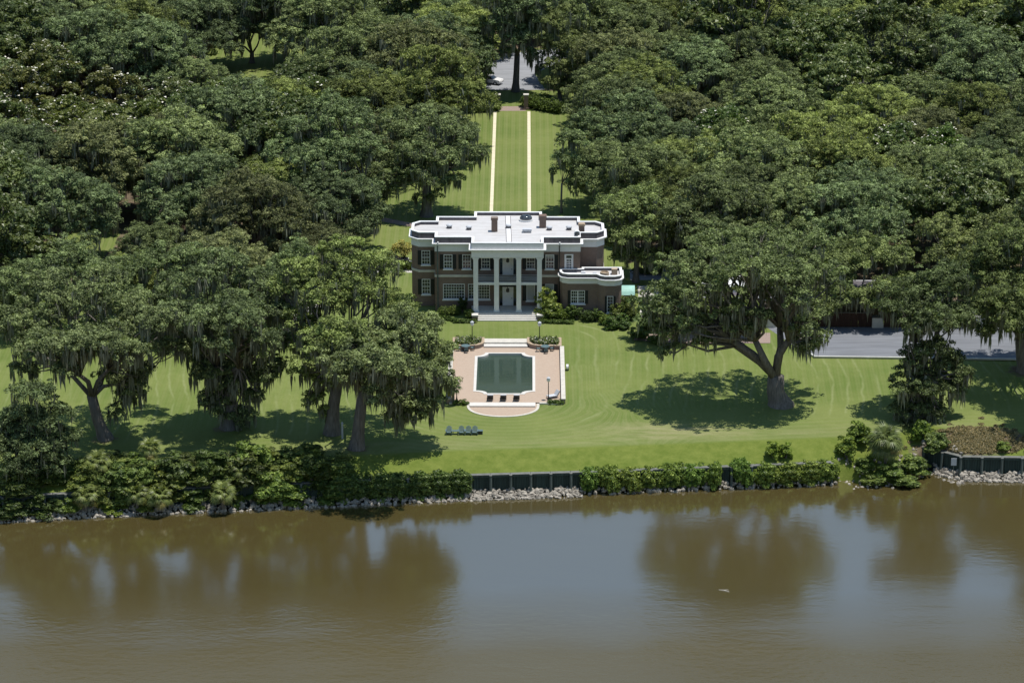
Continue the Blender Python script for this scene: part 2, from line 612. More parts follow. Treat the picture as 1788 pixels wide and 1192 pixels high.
def limbs(rnd, base, fork, lobes, r0, ivy=False):
    """trunk from base to fork and a limb from the fork to every lobe"""
    mb = MB()
    b, f = Vector(base), Vector(fork)
    mid = b.lerp(f, 0.5) + Vector((rnd.uniform(-.3, .3), rnd.uniform(-.3, .3), 0)) * r0
    mb.tube([b - Vector((0, 0, 0.4)), b + Vector((0, 0, 0.15)), b.lerp(mid, 0.45), mid, f], [r0 * 1.75, r0 * 1.45, r0 * 1.08, r0 * 0.95, r0 * 0.88], 10)
    # lobes fall into a few groups by direction; a thick bough serves each group
    k = max(2, min(5, len(lobes) // 3))
    order = sorted(lobes, key=lambda l: math.atan2(l[1] - f.y, l[0] - f.x))
    step = len(order) / k
    for g in range(k):
        grp = order[int(g * step):int((g + 1) * step)]
        if not grp:
            continue
        c = sum((Vector(l[:3]) for l in grp), Vector()) / len(grp)
        sf = f.lerp(c, rnd.uniform(0.42, 0.6))
        sf.z = f.z + (c.z - f.z) * rnd.uniform(0.38, 0.55)
        L0 = (sf - f).length
        r1 = r0 * rnd.uniform(0.4, 0.54)
        st = f + Vector((rnd.uniform(-.25, .25), rnd.uniform(-.25, .25), -0.4)) * r0
        m0 = st.lerp(sf, 0.5) + Vector((rnd.uniform(-.12, .12), rnd.uniform(-.12, .12), rnd.uniform(-.02, .16))) * L0
        mb.tube([st, m0, sf], [r1, r1 * 0.82, r1 * 0.66], 7)
        for (cx, cy, cz, rx, ry, rz) in grp:
            e = Vector((cx, cy, cz + rz * 0.1))
            L = (e - sf).length
            m1 = sf.lerp(e, 0.35) + Vector((rnd.uniform(-.12, .12), rnd.uniform(-.12, .12), rnd.uniform(-.04, .16))) * L
            m2 = sf.lerp(e, 0.7) + Vector((rnd.uniform(-.1, .1), rnd.uniform(-.1, .1), rnd.uniform(-.05, .1))) * L
            r2 = r1 * 0.42
            mb.tube([sf, m1, m2, e], [r2, r2 * 0.72, r2 * 0.45, r2 * 0.18], 6)
            for q in range(2):
                a = m2.lerp(e, rnd.random() * 0.6)
                an = rnd.uniform(0, 6.28)
                tip = e + Vector((math.cos(an) * rx * 0.75, math.sin(an) * ry * 0.75, rnd.uniform(-.2, .45) * rz))
                mb.tube([a, a.lerp(tip, 0.5) + Vector((0, 0, 0.25)), tip], [r2 * 0.3, r2 * 0.2, r2 * 0.06], 5)
    return mb


def gen_lobes(rnd, h, rad, n, low=0.42):
    """a spreading dome of lobes for a forest oak of height h and crown radius rad"""
    out = []
    n = int(n * 1.9)
    for i in range(n):
        a = i * 2.39996 + rnd.uniform(-.4, .4)
        q = math.sqrt((i + 0.5) / n) * rad * 0.86
        rx = rnd.uniform(0.15, 0.26) * rad
        top = h - (q / rad) ** 2 * h * rnd.uniform(0.30, 0.52) - rnd.random() ** 1.5 * 0.2 * h
        rz = rx * rnd.uniform(0.6, 0.95)
        out.append((q * math.cos(a), q * math.sin(a), top - rz, rx, rx * rnd.uniform(0.85, 1.15), rz))
    m = 11
    for i in range(m):
        a = i * 2 * math.pi / m + rnd.uniform(-.3, .3)
        q = rnd.uniform(0.6, 0.92) * rad
        rx = rnd.uniform(0.14, 0.24) * rad
        out.append((q * math.cos(a), q * math.sin(a), h * rnd.uniform(low - 0.04, low + 0.16), rx, rx, rx * rnd.uniform(.7, 1.0)))
    for i in range(3):
        a = i * 2.1 + rnd.uniform(0, 1)
        q = rnd.uniform(0.2, 0.45) * rad
        rx = rnd.uniform(0.26, 0.34) * rad
        out.append((q * math.cos(a), q * math.sin(a), h * rnd.uniform(low + .05, low + 0.2), rx, rx, rx * 0.7))
    return out


# ------------------------------------------------------------------ terrain
BULK_Z, WATER_Z = -2.0, -4.6
shore_px = [(-350, 884), (0, 866), (300, 851), (550, 841), (800, 829), (1010, 823), (1280, 813), (1470, 805), (1560, 800), (1612, 779), (1622, 781),
            (1680, 796), (1788, 797.5), (2200, 800)]
shore = [at(x, y, BULK_Z) for x, y in shore_px]
SX = np.array([p.x for p in shore])
SY = np.array([p.y for p in shore])
YB0 = float(np.interp(0, SX, SY))


def yb(x):
    return np.interp(x, SX, SY)


TX0, TX1 = -7.35, 7.35
TY1 = at(880, 594.0).y
TY0 = at(880, 703.5, -0.5).y
TZ = -0.42
AP_Y = at(880, 728, -0.6).y
X_NAT0, X_NAT1 = at(1462, 805, BULK_Z).x, at(1618, 790, BULK_Z).x


def lawn_z(y):
    t = np.clip((-9.0 - y) / 30.0, 0, 1)
    return -0.62 * (t * t * (3 - 2 * t))


def ground_z(x, y):
    """height of the ground; v is the distance landward of the bulkhead line"""
    x, y = np.asarray(x, float), np.asarray(y, float)
    v = y - yb(x)
    top = lawn_z(y)
    t = np.clip(v / 4.6, 0, 1)
    bank = BULK_Z + (top - BULK_Z) * (t ** 0.9)
    z = np.where(v > 4.6, top, bank)
    nat = np.clip((x - X_NAT0) / 3.0, 0, 1) * np.clip((X_NAT1 - x) / 1.5, 0, 1)
    t2 = np.clip((v + 4.0) / 9.5, 0, 1)
    zn = -5.6 + (top + 5.6) * t2
    zw = np.where(v < -0.05, -7.0, z)
    return np.where(nat > 0, zw * (1 - nat) + np.minimum(zn, top) * nat, zw)


def gz(x, y):
    return float(ground_z(np.array([x]), np.array([y]))[0])


def gp(px, py):
    """ground point seen at a pixel"""
    d = _ray(px, py)
    t = -CAM.z / d.z
    for _ in range(400):
        p = CAM + d * t
        if p.z <= gz(p.x, p.y):
            break
        t += 0.08 / abs(d.z) * 0.35
    return p


def sdf_round(x, y):
    """distance to the terrace with its rounded apron"""
    cx, cy = 0.0, (TY1 + TY0) / 2
    dx = np.abs(x - cx) - TX1
    dy = np.abs(y - cy) - (TY1 - TY0) / 2
    d = np.hypot(np.maximum(dx, 0), np.maximum(dy, 0)) + np.minimum(np.maximum(dx, dy), 0)
    d2 = np.hypot(x / 1.35, (y - TY0)) - (TY0 - AP_Y)
    return np.minimum(d, d2)


def build_ground():
    xs = np.concatenate([[-4000, -1500, -600, -300, -200, -150], np.arange(-120, 120.01, 0.8), [150, 200, 300, 600, 1500, 4000]])
    xs = np.unique(np.concatenate([xs[np.abs(xs - TX0) > 0.3], [TX0, TX1]]))
    xs = xs[(np.abs(xs - TX1) > 0.3) | (xs == TX1)]
    vs = np.concatenate([[-40, -20, -4, -2, -1, -0.5, -0.06, 0.0], np.arange(0.4, 5.01, 0.46), np.arange(5.4, 60, 0.6)])
    ys = vs + YB0
    ys = ys[ys < -0.5]
    ys = np.concatenate([ys, np.arange(0, 60, 1.2), np.arange(60, 330, 3.0), [360, 420, 520, 700, 1200, 2500, 6000]])
    for e in (TY0, TY1):
        ys = ys[np.abs(ys - e) > 0.3]
        ys = np.append(ys, e)
    ys = np.unique(ys)
    X, Y0 = np.meshgrid(xs, ys)
    V = Y0 - YB0
    sh = np.clip(1 - (V - 5.5) / 9.0, 0, 1)
    Y = Y0 + (yb(np.clip(X, -140, 140)) - YB0) * sh
    Z = ground_z(np.clip(X, -140, 140), Y)
    ny, nx = X.shape
    co = np.stack([X, Y, Z], -1).reshape(-1, 3)
    idx = np.arange(ny * nx).reshape(ny, nx)
    q = np.stack([idx[:-1, :-1], idx[:-1, 1:], idx[1:, 1:], idx[1:, :-1]], -1).reshape(-1, 4)
    cx = co[q].mean(1)
    keep = ~((cx[:, 0] > TX0) & (cx[:, 0] < TX1) & (cx[:, 1] > TY0) & (cx[:, 1] < TY1))
    q = q[keep]
    me = bpy.data.meshes.new('lawn')
    me.vertices.add(len(co))
    me.vertices.foreach_set('co', co.astype(np.float32).ravel())
    me.loops.add(q.size)
    me.loops.foreach_set('vertex_index', q.astype(np.int32).ravel())
    me.polygons.add(len(q))
    me.polygons.foreach_set('loop_start', np.arange(0, q.size, 4, dtype=np.int32))
    me.polygons.foreach_set('loop_total', np.full(len(q), 4, dtype=np.int32))
    x, y = co[:, 0], co[:, 1]
    v = y - yb(np.clip(x, -140, 140))
    d = sdf_round(x, y)
    front = np.clip((TY0 + 6 - y) / 9, 0, 1) * np.clip((24 - np.abs(x)) / 12, 0, 1)
    near = np.clip((7 - d) / 4, 0, 1) * (y < TY0 + 14)
    wcon = np.maximum(front, near)
    bandc = v * 0.9                       # passes that run along the river bank
    wb = np.clip((17 - v) / 5, 0, 1) * (1 - wcon)
    mow = (x + 0.25 * np.sin(y * 0.11)) * (1 - wcon - wb) + d * wcon + bandc * wb
    A = {}
    A['mow'] = np.where(y > 10, x, mow)
    A['stripe'] = np.where(y > 10, 0.6, np.clip(0.32 + 0.2 * (wcon + wb), 0, .8))
    A['tracks'] = np.where(np.abs(x) < 14, d * 0.8, x * 0.95 + 1.1 * np.sin(y * 0.14 + x * 0.05))
    A['trackw'] = np.where((y > 2) | (v < 13), 0.0, np.clip((np.abs(x) - 8.5) / 2, 0, 1))
    A['bank'] = np.clip((5.2 - v) / 0.7, 0, 1)
    dp = at(1165, 750, -0.6)
    A['dry'] = np.clip(1.2 - np.hypot((x - dp.x) / 12, (y - dp.y) / 3.2), 0, 1) + np.clip(1 - np.abs(v - 7.0) / 3, 0, 1) * 0.45 * (np.abs(x) < 60)
    A['dry'] = np.clip(A['dry'], 0, 1)
    lit = np.zeros(len(x))
    inav = (np.abs(x) < 9.5)
    forest = (y > 4) & ~inav
    lit = np.where(forest & ((x > 17) | (x < -24)), 0.62, lit)
    lit = np.where(forest & (x <= 17) & (x >= -24), 0.30, lit)
    lit = np.where((y > 118), 0.6, lit)
    rb = at(1700, 775, -1.5)
    lit = np.maximum(lit, np.clip(1.15 - np.hypot((x - rb.x) / 11, (y - rb.y) / 4.5), 0, 1))
    for (px, py, rr) in ((450, 95, 9), (140, 425, 5), (710, 370, 9), (940, 120, 6), (1180, 500, 4), (1130, 490, 4)):
        p = at(px, py)
        lit = np.where(np.hypot(x - p.x, (y - p.y) * 0.45) < rr, 0.0, lit)
    for (px, py, rr) in ((184, 766, 4), (400, 747, 4.5), (580, 757, 3.5), (623, 783, 3.5), (1362, 707, 4.2), (1605, 726, 5), (1790, 648, 5), (60, 835, 5)):
        p = gp(px, py)
        lit = np.maximum(lit, np.clip(1.0 - np.hypot(x - p.x, y - p.y) / rr, 0, 1) * .75)
    A['litter'] = lit
    for k, a in A.items():
        at_ = me.attributes.new(k, 'FLOAT', 'POINT')
        at_.data.foreach_set('value', np.broadcast_to(a, x.shape).astype(np.float32))
    me.polygons.foreach_set('use_smooth', np.ones(len(q), dtype=bool))
    me.materials.append(M_GROUND)
    me.update()
    o = link('lawn', me)
    return tag(o, 'wide mown lawn with grass bank and wooded ground behind', kind='structure')


build_ground()
w = MB()
w.add([(-4000, -3000, WATER_Z), (4000, -3000, WATER_Z), (4000, YB0 + 14, WATER_Z), (-4000, YB0 + 14, WATER_Z)], [(0, 1, 2, 3)])
tag(w.build('river_water', M_RIVER), 'broad muddy brown river reflecting trees and sky', kind='structure')


def sheet_px(name, pxs, mat, label, dz=0.012, z=0.0, kerb=None):
    mb = MB()
    mb.sheet([at(x, y, z) for x, y in pxs], z + dz)
    return tag(mb.build(name, mat), label, kind='structure')


sheet_px('parking_court', [(1338, 571), (1880, 571), (1880, 628), (1420, 622), (1390, 606)], M_ASPH, 'grey gravel parking court before the brown fence')
kb = MB()
for a, b in (((1420, 622), (1650, 624.6)), ((1650, 624.6), (1880, 628)), ((1420, 622), (1390, 606))):
    p, q = at(*a), at(*b)
    n = (q - p).normalized()
    s = Vector((n.y, -n.x, 0)) * 0.32
    kb.prism([p, q, q + s, p + s], -0.1, 0.12)
tag(kb.build('kerb', M_KERB), 'pale concrete kerb along the parking court', kind='structure')
sheet_px('brick_path', [(1112, 584), (1150, 582), (1345, 581), (1345, 599), (1180, 599), (1106, 594)], M_PATHB, 'brick path in tree shade right of the house')
sheet_px('driveway', [(1113, 499), (1150, 499), (1148, 560), (1119, 560)], M_CONC, 'pale drive beside the annex')
sheet_px('driveway', [(1100, 470), (1200, 470), (1200, 489), (1100, 489)], M_ROAD, 'grey drive crossing behind the annex', 0.018)
sheet_px('driveway', [(560, 455), (722, 455), (722, 476), (560, 476)], M_CONC, 'pale drive left of the house under the car')
sheet_px('driveway', [(480, 500), (560, 500), (560, 560), (480, 560)], M_CONC, 'pale drive glimpsed through the left trees', 0.018)
sheet_px('garden_path', [(610, 378), (650, 376), (730, 392), (722, 397), (650, 384)], M_PATHB, 'thin brick path on the lawn left of the house', 0.018)
for s in (0, 1):
    a, b = ((864.5, 195), (857.8, 372)) if s == 0 else ((923.5, 195), (924.2, 372))
    p, q = at(*a), at(*b)
    mb = MB()
    mb.prism([(p.x - .26, p.y), (p.x + .26, p.y), (q.x + .26, q.y), (q.x - .26, q.y)], -0.05, 0.02)
    tag(mb.build('garden_path', M_SAND), ('left' if s == 0 else 'right') + ' one of two thin pale sand paths up the avenue', kind='structure')
sheet_px('road', [(760, 158), (952, 157), (934, 129), (1010, 92), (985, 80), (955, 86), (760, 108)], M_ROAD, 'grey road junction beyond the avenue')
sheet_px('brick_path', [(870, 186), (916, 186), (918, 194), (868, 194)], M_PATHB, 'brick landing between the gate pillars at avenue end')
sheet_px('road', [(1100, 62), (1180, 62), (1180, 82), (1100, 82)], M_ROAD, 'patch of pale road among far right trees')

# ------------------------------------------------------------------ the house
def offset(poly, d):
    n = len(poly)
    out = []
    for i in range(n):
        p0, p1, p2 = Vector(poly[i - 1]), Vector(poly[i]), Vector(poly[(i + 1) % n])
        e1, e2 = (p1 - p0).normalized(), (p2 - p1).normalized()
        n1, n2 = Vector((e1.y, -e1.x)), Vector((e2.y, -e2.x))
        k = 1 + n1.dot(n2)
        out.append(tuple(p1 + (n1 + n2) * (d / k)))
    return out


def wall_sheet(mb, p0, p1, z0, z1, ops, depth=0.22):
    """upright wall face from p0 to p1 with real openings (a0, a1, z0, z1 along the wall) and their reveals"""
    p0, p1 = Vector(p0), Vector(p1)
    d = (p1 - p0)
    L = d.length
    d.normalize()
    n = Vector((-d.y, d.x))            # inward
    us = sorted({0.0, L, *[o[0] for o in ops], *[o[1] for o in ops]})
    zs = sorted({z0, z1, *[o[2] for o in ops], *[o[3] for o in ops]})
    P = lambda u, z, k=0.0: (p0.x + d.x * u + n.x * k, p0.y + d.y * u + n.y * k, z)
    for i in range(len(us) - 1):
        for j in range(len(zs) - 1):
            um, zm = (us[i] + us[i + 1]) / 2, (zs[j] + zs[j + 1]) / 2
            if any(o[0] < um < o[1] and o[2] < zm < o[3] for o in ops):
                continue
            mb.add([P(us[i], zs[j]), P(us[i + 1], zs[j]), P(us[i + 1], zs[j + 1]), P(us[i], zs[j + 1])], [(0, 1, 2, 3)])
    for a0, a1, b0, b1 in ops:
        mb.add([P(a0, b0), P(a1, b0), P(a1, b1), P(a0, b1), P(a0, b0, depth), P(a1, b0, depth), P(a1, b1, depth), P(a0, b1, depth)],
               [(0, 1, 5, 4), (1, 2, 6, 5), (2, 3, 7, 6), (3, 0, 4, 7)])


house = thing('mansion', 'two storey brick mansion with white columned portico and flat white roof', 'house', (0, 0, 0))


def frame_at(p, d):
    """local frame on a wall: origin p (2D), direction d along the wall; returns f(u, k, z): k outward"""
    d = Vector(d).normalized()
    n = Vector((d.y, -d.x))
    return lambda u, k, z: (p[0] + d.x * u + n.x * k, p[1] + d.y * u + n.y * k, z)


def fbox(mb, fr, u0, u1, k0, k1, z0, z1):
    vs = [fr(u, k, z) for z in (z0, z1) for u, k in ((u0, k0), (u1, k0), (u1, k1), (u0, k1))]
    mb.add(vs, [(0, 1, 2, 3), (4, 5, 6, 7), (0, 1, 5, 4), (1, 2, 6, 5), (2, 3, 7, 6), (3, 0, 4, 7)])


def window(fr, u0, u1, z0, z1, cols, rows, shutters=True, blind=False, mull=False, sh_w=0.52, label=None):
    f = MB()
    t = 0.085
    fbox(f, fr, u0, u1, -0.16, 0.04, z1 - t, z1)
    fbox(f, fr, u0, u1, -0.16, 0.04, z0, z0 + t)
    fbox(f, fr, u0, u0 + t, -0.16, 0.035, z0 + t, z1 - t)
    fbox(f, fr, u1 - t, u1, -0.16, 0.035, z0 + t, z1 - t)
    wf = f.build('window', M_WHITE, house)
    if label:
        wf['label'] = label
    g = MB()
    fbox(g, fr, u0 + t, u1 - t, -0.15, -0.13, z0 + t, z1 - t)
    g.build('pane', M_BLIND if blind else M_GLASS, wf)
    if not blind:
        cr = random.Random(int(u0 * 97 + z0 * 31))
        if cr.random() < .75:
            g = MB()
            lo = z0 + t + (z1 - z0 - 2 * t) * cr.choice((.35, .5, .62, .8))
            fbox(g, fr, u0 + t, u1 - t, -0.1295, -0.1285, lo, z1 - t)
            g.build('window_shade', cr.choice((M_BLIND, M_SHADE, M_SHADE)), wf)
    m = MB()
    iw, ih = (u1 - u0 - 2 * t), (z1 - z0 - 2 * t)
    for i in range(1, cols):
        c = u0 + t + iw * i / cols
        b = 0.021 if not (mull and i * 2 == cols) else 0.09
        fbox(m, fr, c - b, c + b, -0.128, -0.075, z0 + t, z1 - t)
    for j in range(1, rows):
        c = z0 + t + ih * j / rows
        b = 0.019 if not (j * 2 == rows) else 0.04
        fbox(m, fr, u0 + t, u1 - t, -0.127, -0.08, c - b, c + b)
    if cols > 1 or rows > 1:
        m.build('muntin_grid', M_WHITE, wf)
    s = MB()
    fbox(s, fr, u0 - 0.12, u1 + 0.12, -0.1, 0.16, z0 - 0.16, z0 - 0.003)
    s.build('sill', M_WHITE, wf)
    if shutters:
        for a in (u0 - sh_w - 0.02, u1 + 0.02):
            q = MB()
            fbox(q, fr, a, a + sh_w, 0.003, 0.06, z0, z1)
            for k in range(8):
                zz = z0 + 0.12 + (z1 - z0 - 0.24) * k / 7.0
                fbox(q, fr, a + 0.06, a + sh_w - 0.06, 0.06, 0.085, zz - 0.05, zz + 0.05)
            q.build('shutter', M_SHUT, house)
    return wf


def door(fr, u0, u1, z0, z1, side=True, glazed=False, label=None):
    f = MB()
    fbox(f, fr, u0, u1, -0.14, -0.06, z0, z1)
    d = f.build('door', M_WHITE, house)
    if label:
        d['label'] = label
    q = MB()
    t = 0.12
    fbox(q, fr, u0 - t, u0, -0.14, 0.05, z0, z1 + t)
    fbox(q, fr, u1, u1 + t, -0.14, 0.05, z0, z1 + t)
    fbox(q, fr, u0, u1, -0.14, 0.045, z1, z1 + t)
    q.build('door_frame', M_WHITE, d)
    p = MB()
    wd = (u1 - u0)
    if glazed:
        g = MB()
        fbox(g, fr, u0 + 0.18, u1 - 0.18, -0.06, -0.04, z0 + 0.35, z1 - 0.65)
        fbox(g, fr, u0 + 0.12, u1 - 0.12, -0.06, -0.04, z1 - 0.48, z1 - 0.1)
        g.build('pane', M_GLASS, d)
        for i in range(1, 3):
            c = u0 + 0.18 + (wd - 0.36) * i / 3
            fbox(p, fr, c - 0.03, c + 0.03, -0.04, -0.02, z0 + 0.35, z1 - 0.65)
        for j in range(1, 5):
            c = z0 + 0.35 + (z1 - z0 - 1.0) * j / 5
            fbox(p, fr, u0 + 0.18, u1 - 0.18, -0.04, -0.019, c - 0.03, c + 0.03)
        p.build('muntin_grid', M_WHITE, d)
    else:
        for i in range(2):
            for j, (a, b) in enumerate(((0.12, 0.42), (0.48, 0.9))):
                x0 = u0 + wd * (0.1 + 0.44 * i)
                fbox(p, fr, x0, x0 + wd * 0.36, -0.06, -0.035, z0 + (z1 - z0) * a, z0 + (z1 - z0) * b)
        p.build('door_panel', M_WHITE, d)
        k = MB()
        fbox(k, fr, u1 - 0.14, u1 - 0.06, -0.06, 0.02, z0 + 1.0, z0 + 1.12)
        k.build('handle', M_IRON, d)
    if side:
        for a, b in ((u0 - t - 0.36, u0 - t - 0.02), (u1 + t + 0.02, u1 + t + 0.36)):
            g = MB()
            fbox(g, fr, a, b, -0.14, -0.1, z0 + 0.35, z1)
            g.build('sidelight', M_GLASS, d)
    return d


PW = 10.1
body = [(-PW, 0), (PW, 0), (PW, 2.15), (12.4, 2.15), (13.45, 3.2), (13.45, 6.45), (12.4, 7.5), (PW, 7.5), (PW, 9.65), (4.75, 9.65), (4.75, 12.0),
        (-4.75, 12.0), (-4.75, 9.65), (-PW, 9.65), (-PW, 7.5), (-12.4, 7.5), (-13.45, 6.45), (-13.45, 3.2), (-12.4, 2.15), (-PW, 2.15)]
WALL_TOP = 8.72
zx = lambda v: (v - 836) / 52.8       # measured widths along the front, in metres
ops_front = {}
front_wins = []   # u0,u1,z0,z1,cols,rows,shutters,blind,label
S0, S1 = 6.15, 8.25
for a, b in ((366, 430), (503, 567), (642, 706), (974, 1038), (1114, 1178)):
    front_wins.append((zx(a), zx(b), S0, S1, 3, 4, True, False, None))
front_wins.append((zx(360), zx(520), 1.7, 3.95, 8, 5, False, False, 'wide window of many panes left of the portico'))
front_wins.append((zx(545), zx(705), 1.7, 3.95, 8, 5, False, False, 'wide window of many panes half behind the first column'))
front_wins.append((zx(975), zx(1038), 1.5, 3.95, 1, 1, True, True, 'window with pale blind beside the front door'))
front_wins.append((zx(1113), zx(1177), 1.5, 3.95, 1, 1, True, True, 'window with pale blind behind the flowering bush'))
doors = [(zx(805), zx(872), 0.78, 3.45, True, False, 'white front door under the balcony'),
         (zx(805), zx(872), 5.05, 8.1, True, False, 'white balcony door between sidelights'),
         (zx(1260), zx(1312), 5.55, 8.2, False, True, 'white glazed door onto the annex roof')]
ops = [(u0 + PW, u1 + PW, z0, z1) for u0, u1, z0, z1, *_ in front_wins]
ops += [(u0 - (0.5 if sd else 0.12) + PW, u1 + (0.5 if sd else 0.12) + PW, z0, z1 + 0.12) for u0, u1, z0, z1, sd, _g, _l in doors]
wb = MB()
wall_sheet(wb, body[0], body[1], -0.3, WALL_TOP, ops)
wing_ops = [(0.62, 1.82, S0 - 0.15, S1 - 0.05), (0.62, 1.82, 1.7, 3.95)]
for i in range(1, len(body)):
    p0, p1 = body[i], body[(i + 1) % len(body)]
    op = []
    if i == 18:      # left wing, front face
        op = [(0.35, 1.55, S0 - 0.1, S1 - 0.1), (0.35, 1.55, 1.7, 3.95)]
    wall_sheet(wb, p0, p1, -0.3, WALL_TOP, op)
wb.build('brick_wall', M_BRICK, house)
fr0 = frame_at((0, 0), (1, 0))
for u0, u1, z0, z1, c, r_, sh, bl, lb in front_wins:
    window(fr0, u0, u1, z0, z1, c, r_, sh, bl, label=lb)
for u0, u1, z0, z1, sd, gl, lb in doors:
    door(fr0, u0, u1, z0, z1, sd, gl, lb)
frw = frame_at((-12.4, 2.15), (1, 0))
window(frw, 0.35, 1.55, S0 - 0.1, S1 - 0.1, 3, 4)
window(frw, 0.35, 1.55, 1.7, 3.95, 3, 4)
# dark fan over the front door and lanterns
q = MB()
fbox(q, fr0, zx(780), zx(897), 0.0, 0.35, 3.62, 3.95)
q.build('door_hood', M_SHUT, house)
for z in (3.2, 7.55):
    q = MB()
    q.lathe([(0.05, z + 0.75), (0.05, z + 0.5), (0.2, z + 0.45), (0.22, z), (0.06, z - 0.08)], 6, (0.02, -1.2))
    q.build('hanging_lantern', M_IRON, house)

fullp = [(-PW, 0), (-4.95, 0), (-4.95, -2.75), (4.95, -2.75), (4.95, 0)] + body[1:]
inner = offset(fullp, -0.42)
q = MB()
q.ring(offset(fullp, 0.05), offset(fullp, -0.3), 8.70, 9.68)
q.build('frieze', M_WHITE, house)
q = MB()
q.ring(offset(fullp, 0.22), offset(fullp, -0.3), 9.683, 9.80)
q.ring(offset(fullp, 0.40), offset(fullp, -0.3), 9.803, 9.93)
q.build('cornice', M_WHITE, house)
q = MB()
q.ring(offset(fullp, 0.0), offset(fullp, -0.3), 9.933, 10.72)
q.build('parapet', M_SLATE, house)
q = MB()
q.ring(offset(fullp, 0.05), offset(fullp, -0.33), 10.723, 10.82)
q.build('coping', M_WHITE, house)
q = MB()
q.box(-5.0, 5.0, -2.80, -2.753, 9.97, 10.70)
q.box(-5.0, -4.953, -2.75, -0.02, 9.97, 10.70)
q.box(4.953, 5.0, -2.75, -0.02, 9.97, 10.70)
q.build('parapet_facing', M_WHITE, house)
q = MB()
q.sheet(offset(fullp, -0.28), 10.33)
roof = q.build('roof', M_ROOF, house)
q = MB()
q.box(-5.0, 5.0, -2.7, -0.02, 8.60, 8.698)
q.build('portico_ceiling', M_WHITE, house)
# string course
q = MB()
sc = offset(body, 0.07)
q.ring(sc, offset(body, -0.02), 4.97, 5.30)
q.build('string_course', M_STONE, house)

# roof furniture
RZ = 10.33


def roofpt(zx1, zy1):
    return at(690 + zx1 / 4.257, 340 + zy1 / 4.257, RZ)


for (a, b, wd, hh, lab, capm) in ((738, 277, 0.85, 1.75, 'slim brick chimney left of the roof seam', M_BRICK), (1097, 248, 0.95, 1.5, 'brick chimney behind the roof centre', M_BRICK),
                                  (1386, 291, 0.8, 1.15, 'brick chimney with tan cap on the right', M_TAN)):
    p = roofpt(a, b)
    c = MB()
    c.box(p.x - wd / 2, p.x + wd / 2, p.y, p.y + wd * 0.9, RZ, RZ + hh)
    ch = c.build('chimney', M_BRICK, roof)
    ch['label'] = lab
    c = MB()
    c.box(p.x - wd / 2 - .08, p.x + wd / 2 + .08, p.y - .08, p.y + wd * 0.9 + .08, RZ + hh + 0.002, RZ + hh + 0.16)
    c.box(p.x - wd / 2 - .02, p.x + wd / 2 + .02, p.y - .02, p.y + wd * 0.9 + .02, RZ + hh + 0.163, RZ + hh + 0.3)
    c.build('chimney_cap', capm, roof)
for a, b in ((548, 263), (842, 252), (1146, 266), (402, 252), (1292, 264)):
    p = roofpt(a, b)
    c = MB()
    c.lathe([(0.24, RZ), (0.24, RZ + 0.28), (0.44, RZ + 0.34), (0.4, RZ + 0.5), (0.16, RZ + 0.6)], 10, (p.x, p.y + 0.3))
    c.build('roof_vent', M_CUSH, roof, True)
    c = MB()
    c.box(p.x - 0.34, p.x + 0.34, p.y - 0.06, p.y + 0.66, RZ + 0.003, RZ + 0.16)
    c.build('vent_curb', M_SLATE, roof)
p = roofpt(972, 205)
c = MB()
c.lathe([(1.0, RZ), (1.0, RZ + 0.25)], 20, (p.x, p.y + 0.9))
sk = c.build('skylight_curb', M_WHITE, roof)
c = MB()
c.lathe([(0.92, RZ + 0.25), (0.86, RZ + 0.5), (0.62, RZ + 0.72), (0.3, RZ + 0.83), (0.02, RZ + 0.86)], 20, (p.x, p.y + 0.9))
c.build('skylight_dome', M_GLASS, roof, True)
p = roofpt(980, 285)
c = MB()
c.box(p.x - 0.65, p.x + 0.65, p.y, p.y + 0.75, RZ + 0.25, RZ + 0.52)
for sx in (-0.6, 0.52):
    for sy in (0.05, 0.62):
        c.box(p.x + sx, p.x + sx + 0.08, p.y + sy, p.y + sy + 0.08, RZ, RZ + 0.25)
c.build('roof_unit', M_CUSH, roof)
p = roofpt(1352, 327)
c = MB()
pts = [(p.x - 0.42, RZ), (p.x + 0.42, RZ), (p.x + 0.42, RZ + 0.7)] + [(p.x + 0.42 * math.cos(t), RZ + 0.7 + 0.42 * math.sin(t)) for t in [math.pi * k / 8 for k in range(1, 8)]] + [(p.x - 0.42, RZ + 0.7)]
n = len(pts)
c.add([(x, p.y, z) for x, z in pts] + [(x, p.y + 0.6, z) for x, z in pts], [tuple(range(n)), tuple(range(2 * n - 1, n - 1, -1))] + [(i, (i + 1) % n, n + (i + 1) % n, n + i) for i in range(n)])
c.build('arched_vent', M_WHITE, roof)
c = MB()
for k in range(6):
    c.box(p.x - 0.32, p.x + 0.32, p.y - 0.03, p.y - 0.004, RZ + 0.12 + k * 0.15, RZ + 0.22 + k * 0.15)
c.build('vent_louver', M_SHUT, roof)
p0, p1 = roofpt(846, 352), roofpt(838, 160)
c = MB()
c.prism([(p0.x - .28, p0.y), (p0.x + .28, p0.y), (p1.x + .28, p1.y), (p1.x - .28, p1.y)], RZ + 0.002, RZ + 0.05)
c.build('roof_ridge_strip', M_WHITE, roof)
for sx in (-0.36, 0.36):
    c = MB()
    c.prism([(p0.x + sx - .03, p0.y), (p0.x + sx + .03, p0.y), (p1.x + sx + .03, p1.y), (p1.x + sx - .03, p1.y)], RZ + 0.002, RZ + 0.03)
    c.build('roof_seam', M_SLATE, roof)
# downspouts
for x in (zx(322), zx(1216)):
    c = MB()
    c.box(x - 0.08, x + 0.08, -0.5, -0.37, 5.75, 9.7)
    c.box(x - 0.08, x + 0.08, -0.2, -0.08, 0, 5.75)
    c.build('downspout', M_POST if x < 0 else M_IRON, house)
    c = MB()
    c.lathe([(0.1, 9.97), (0.13, 10.1), (0.05, 10.2)], 8, (x + 0.05, -0.3))
    c.build('roof_lamp', M_WHITE, house)

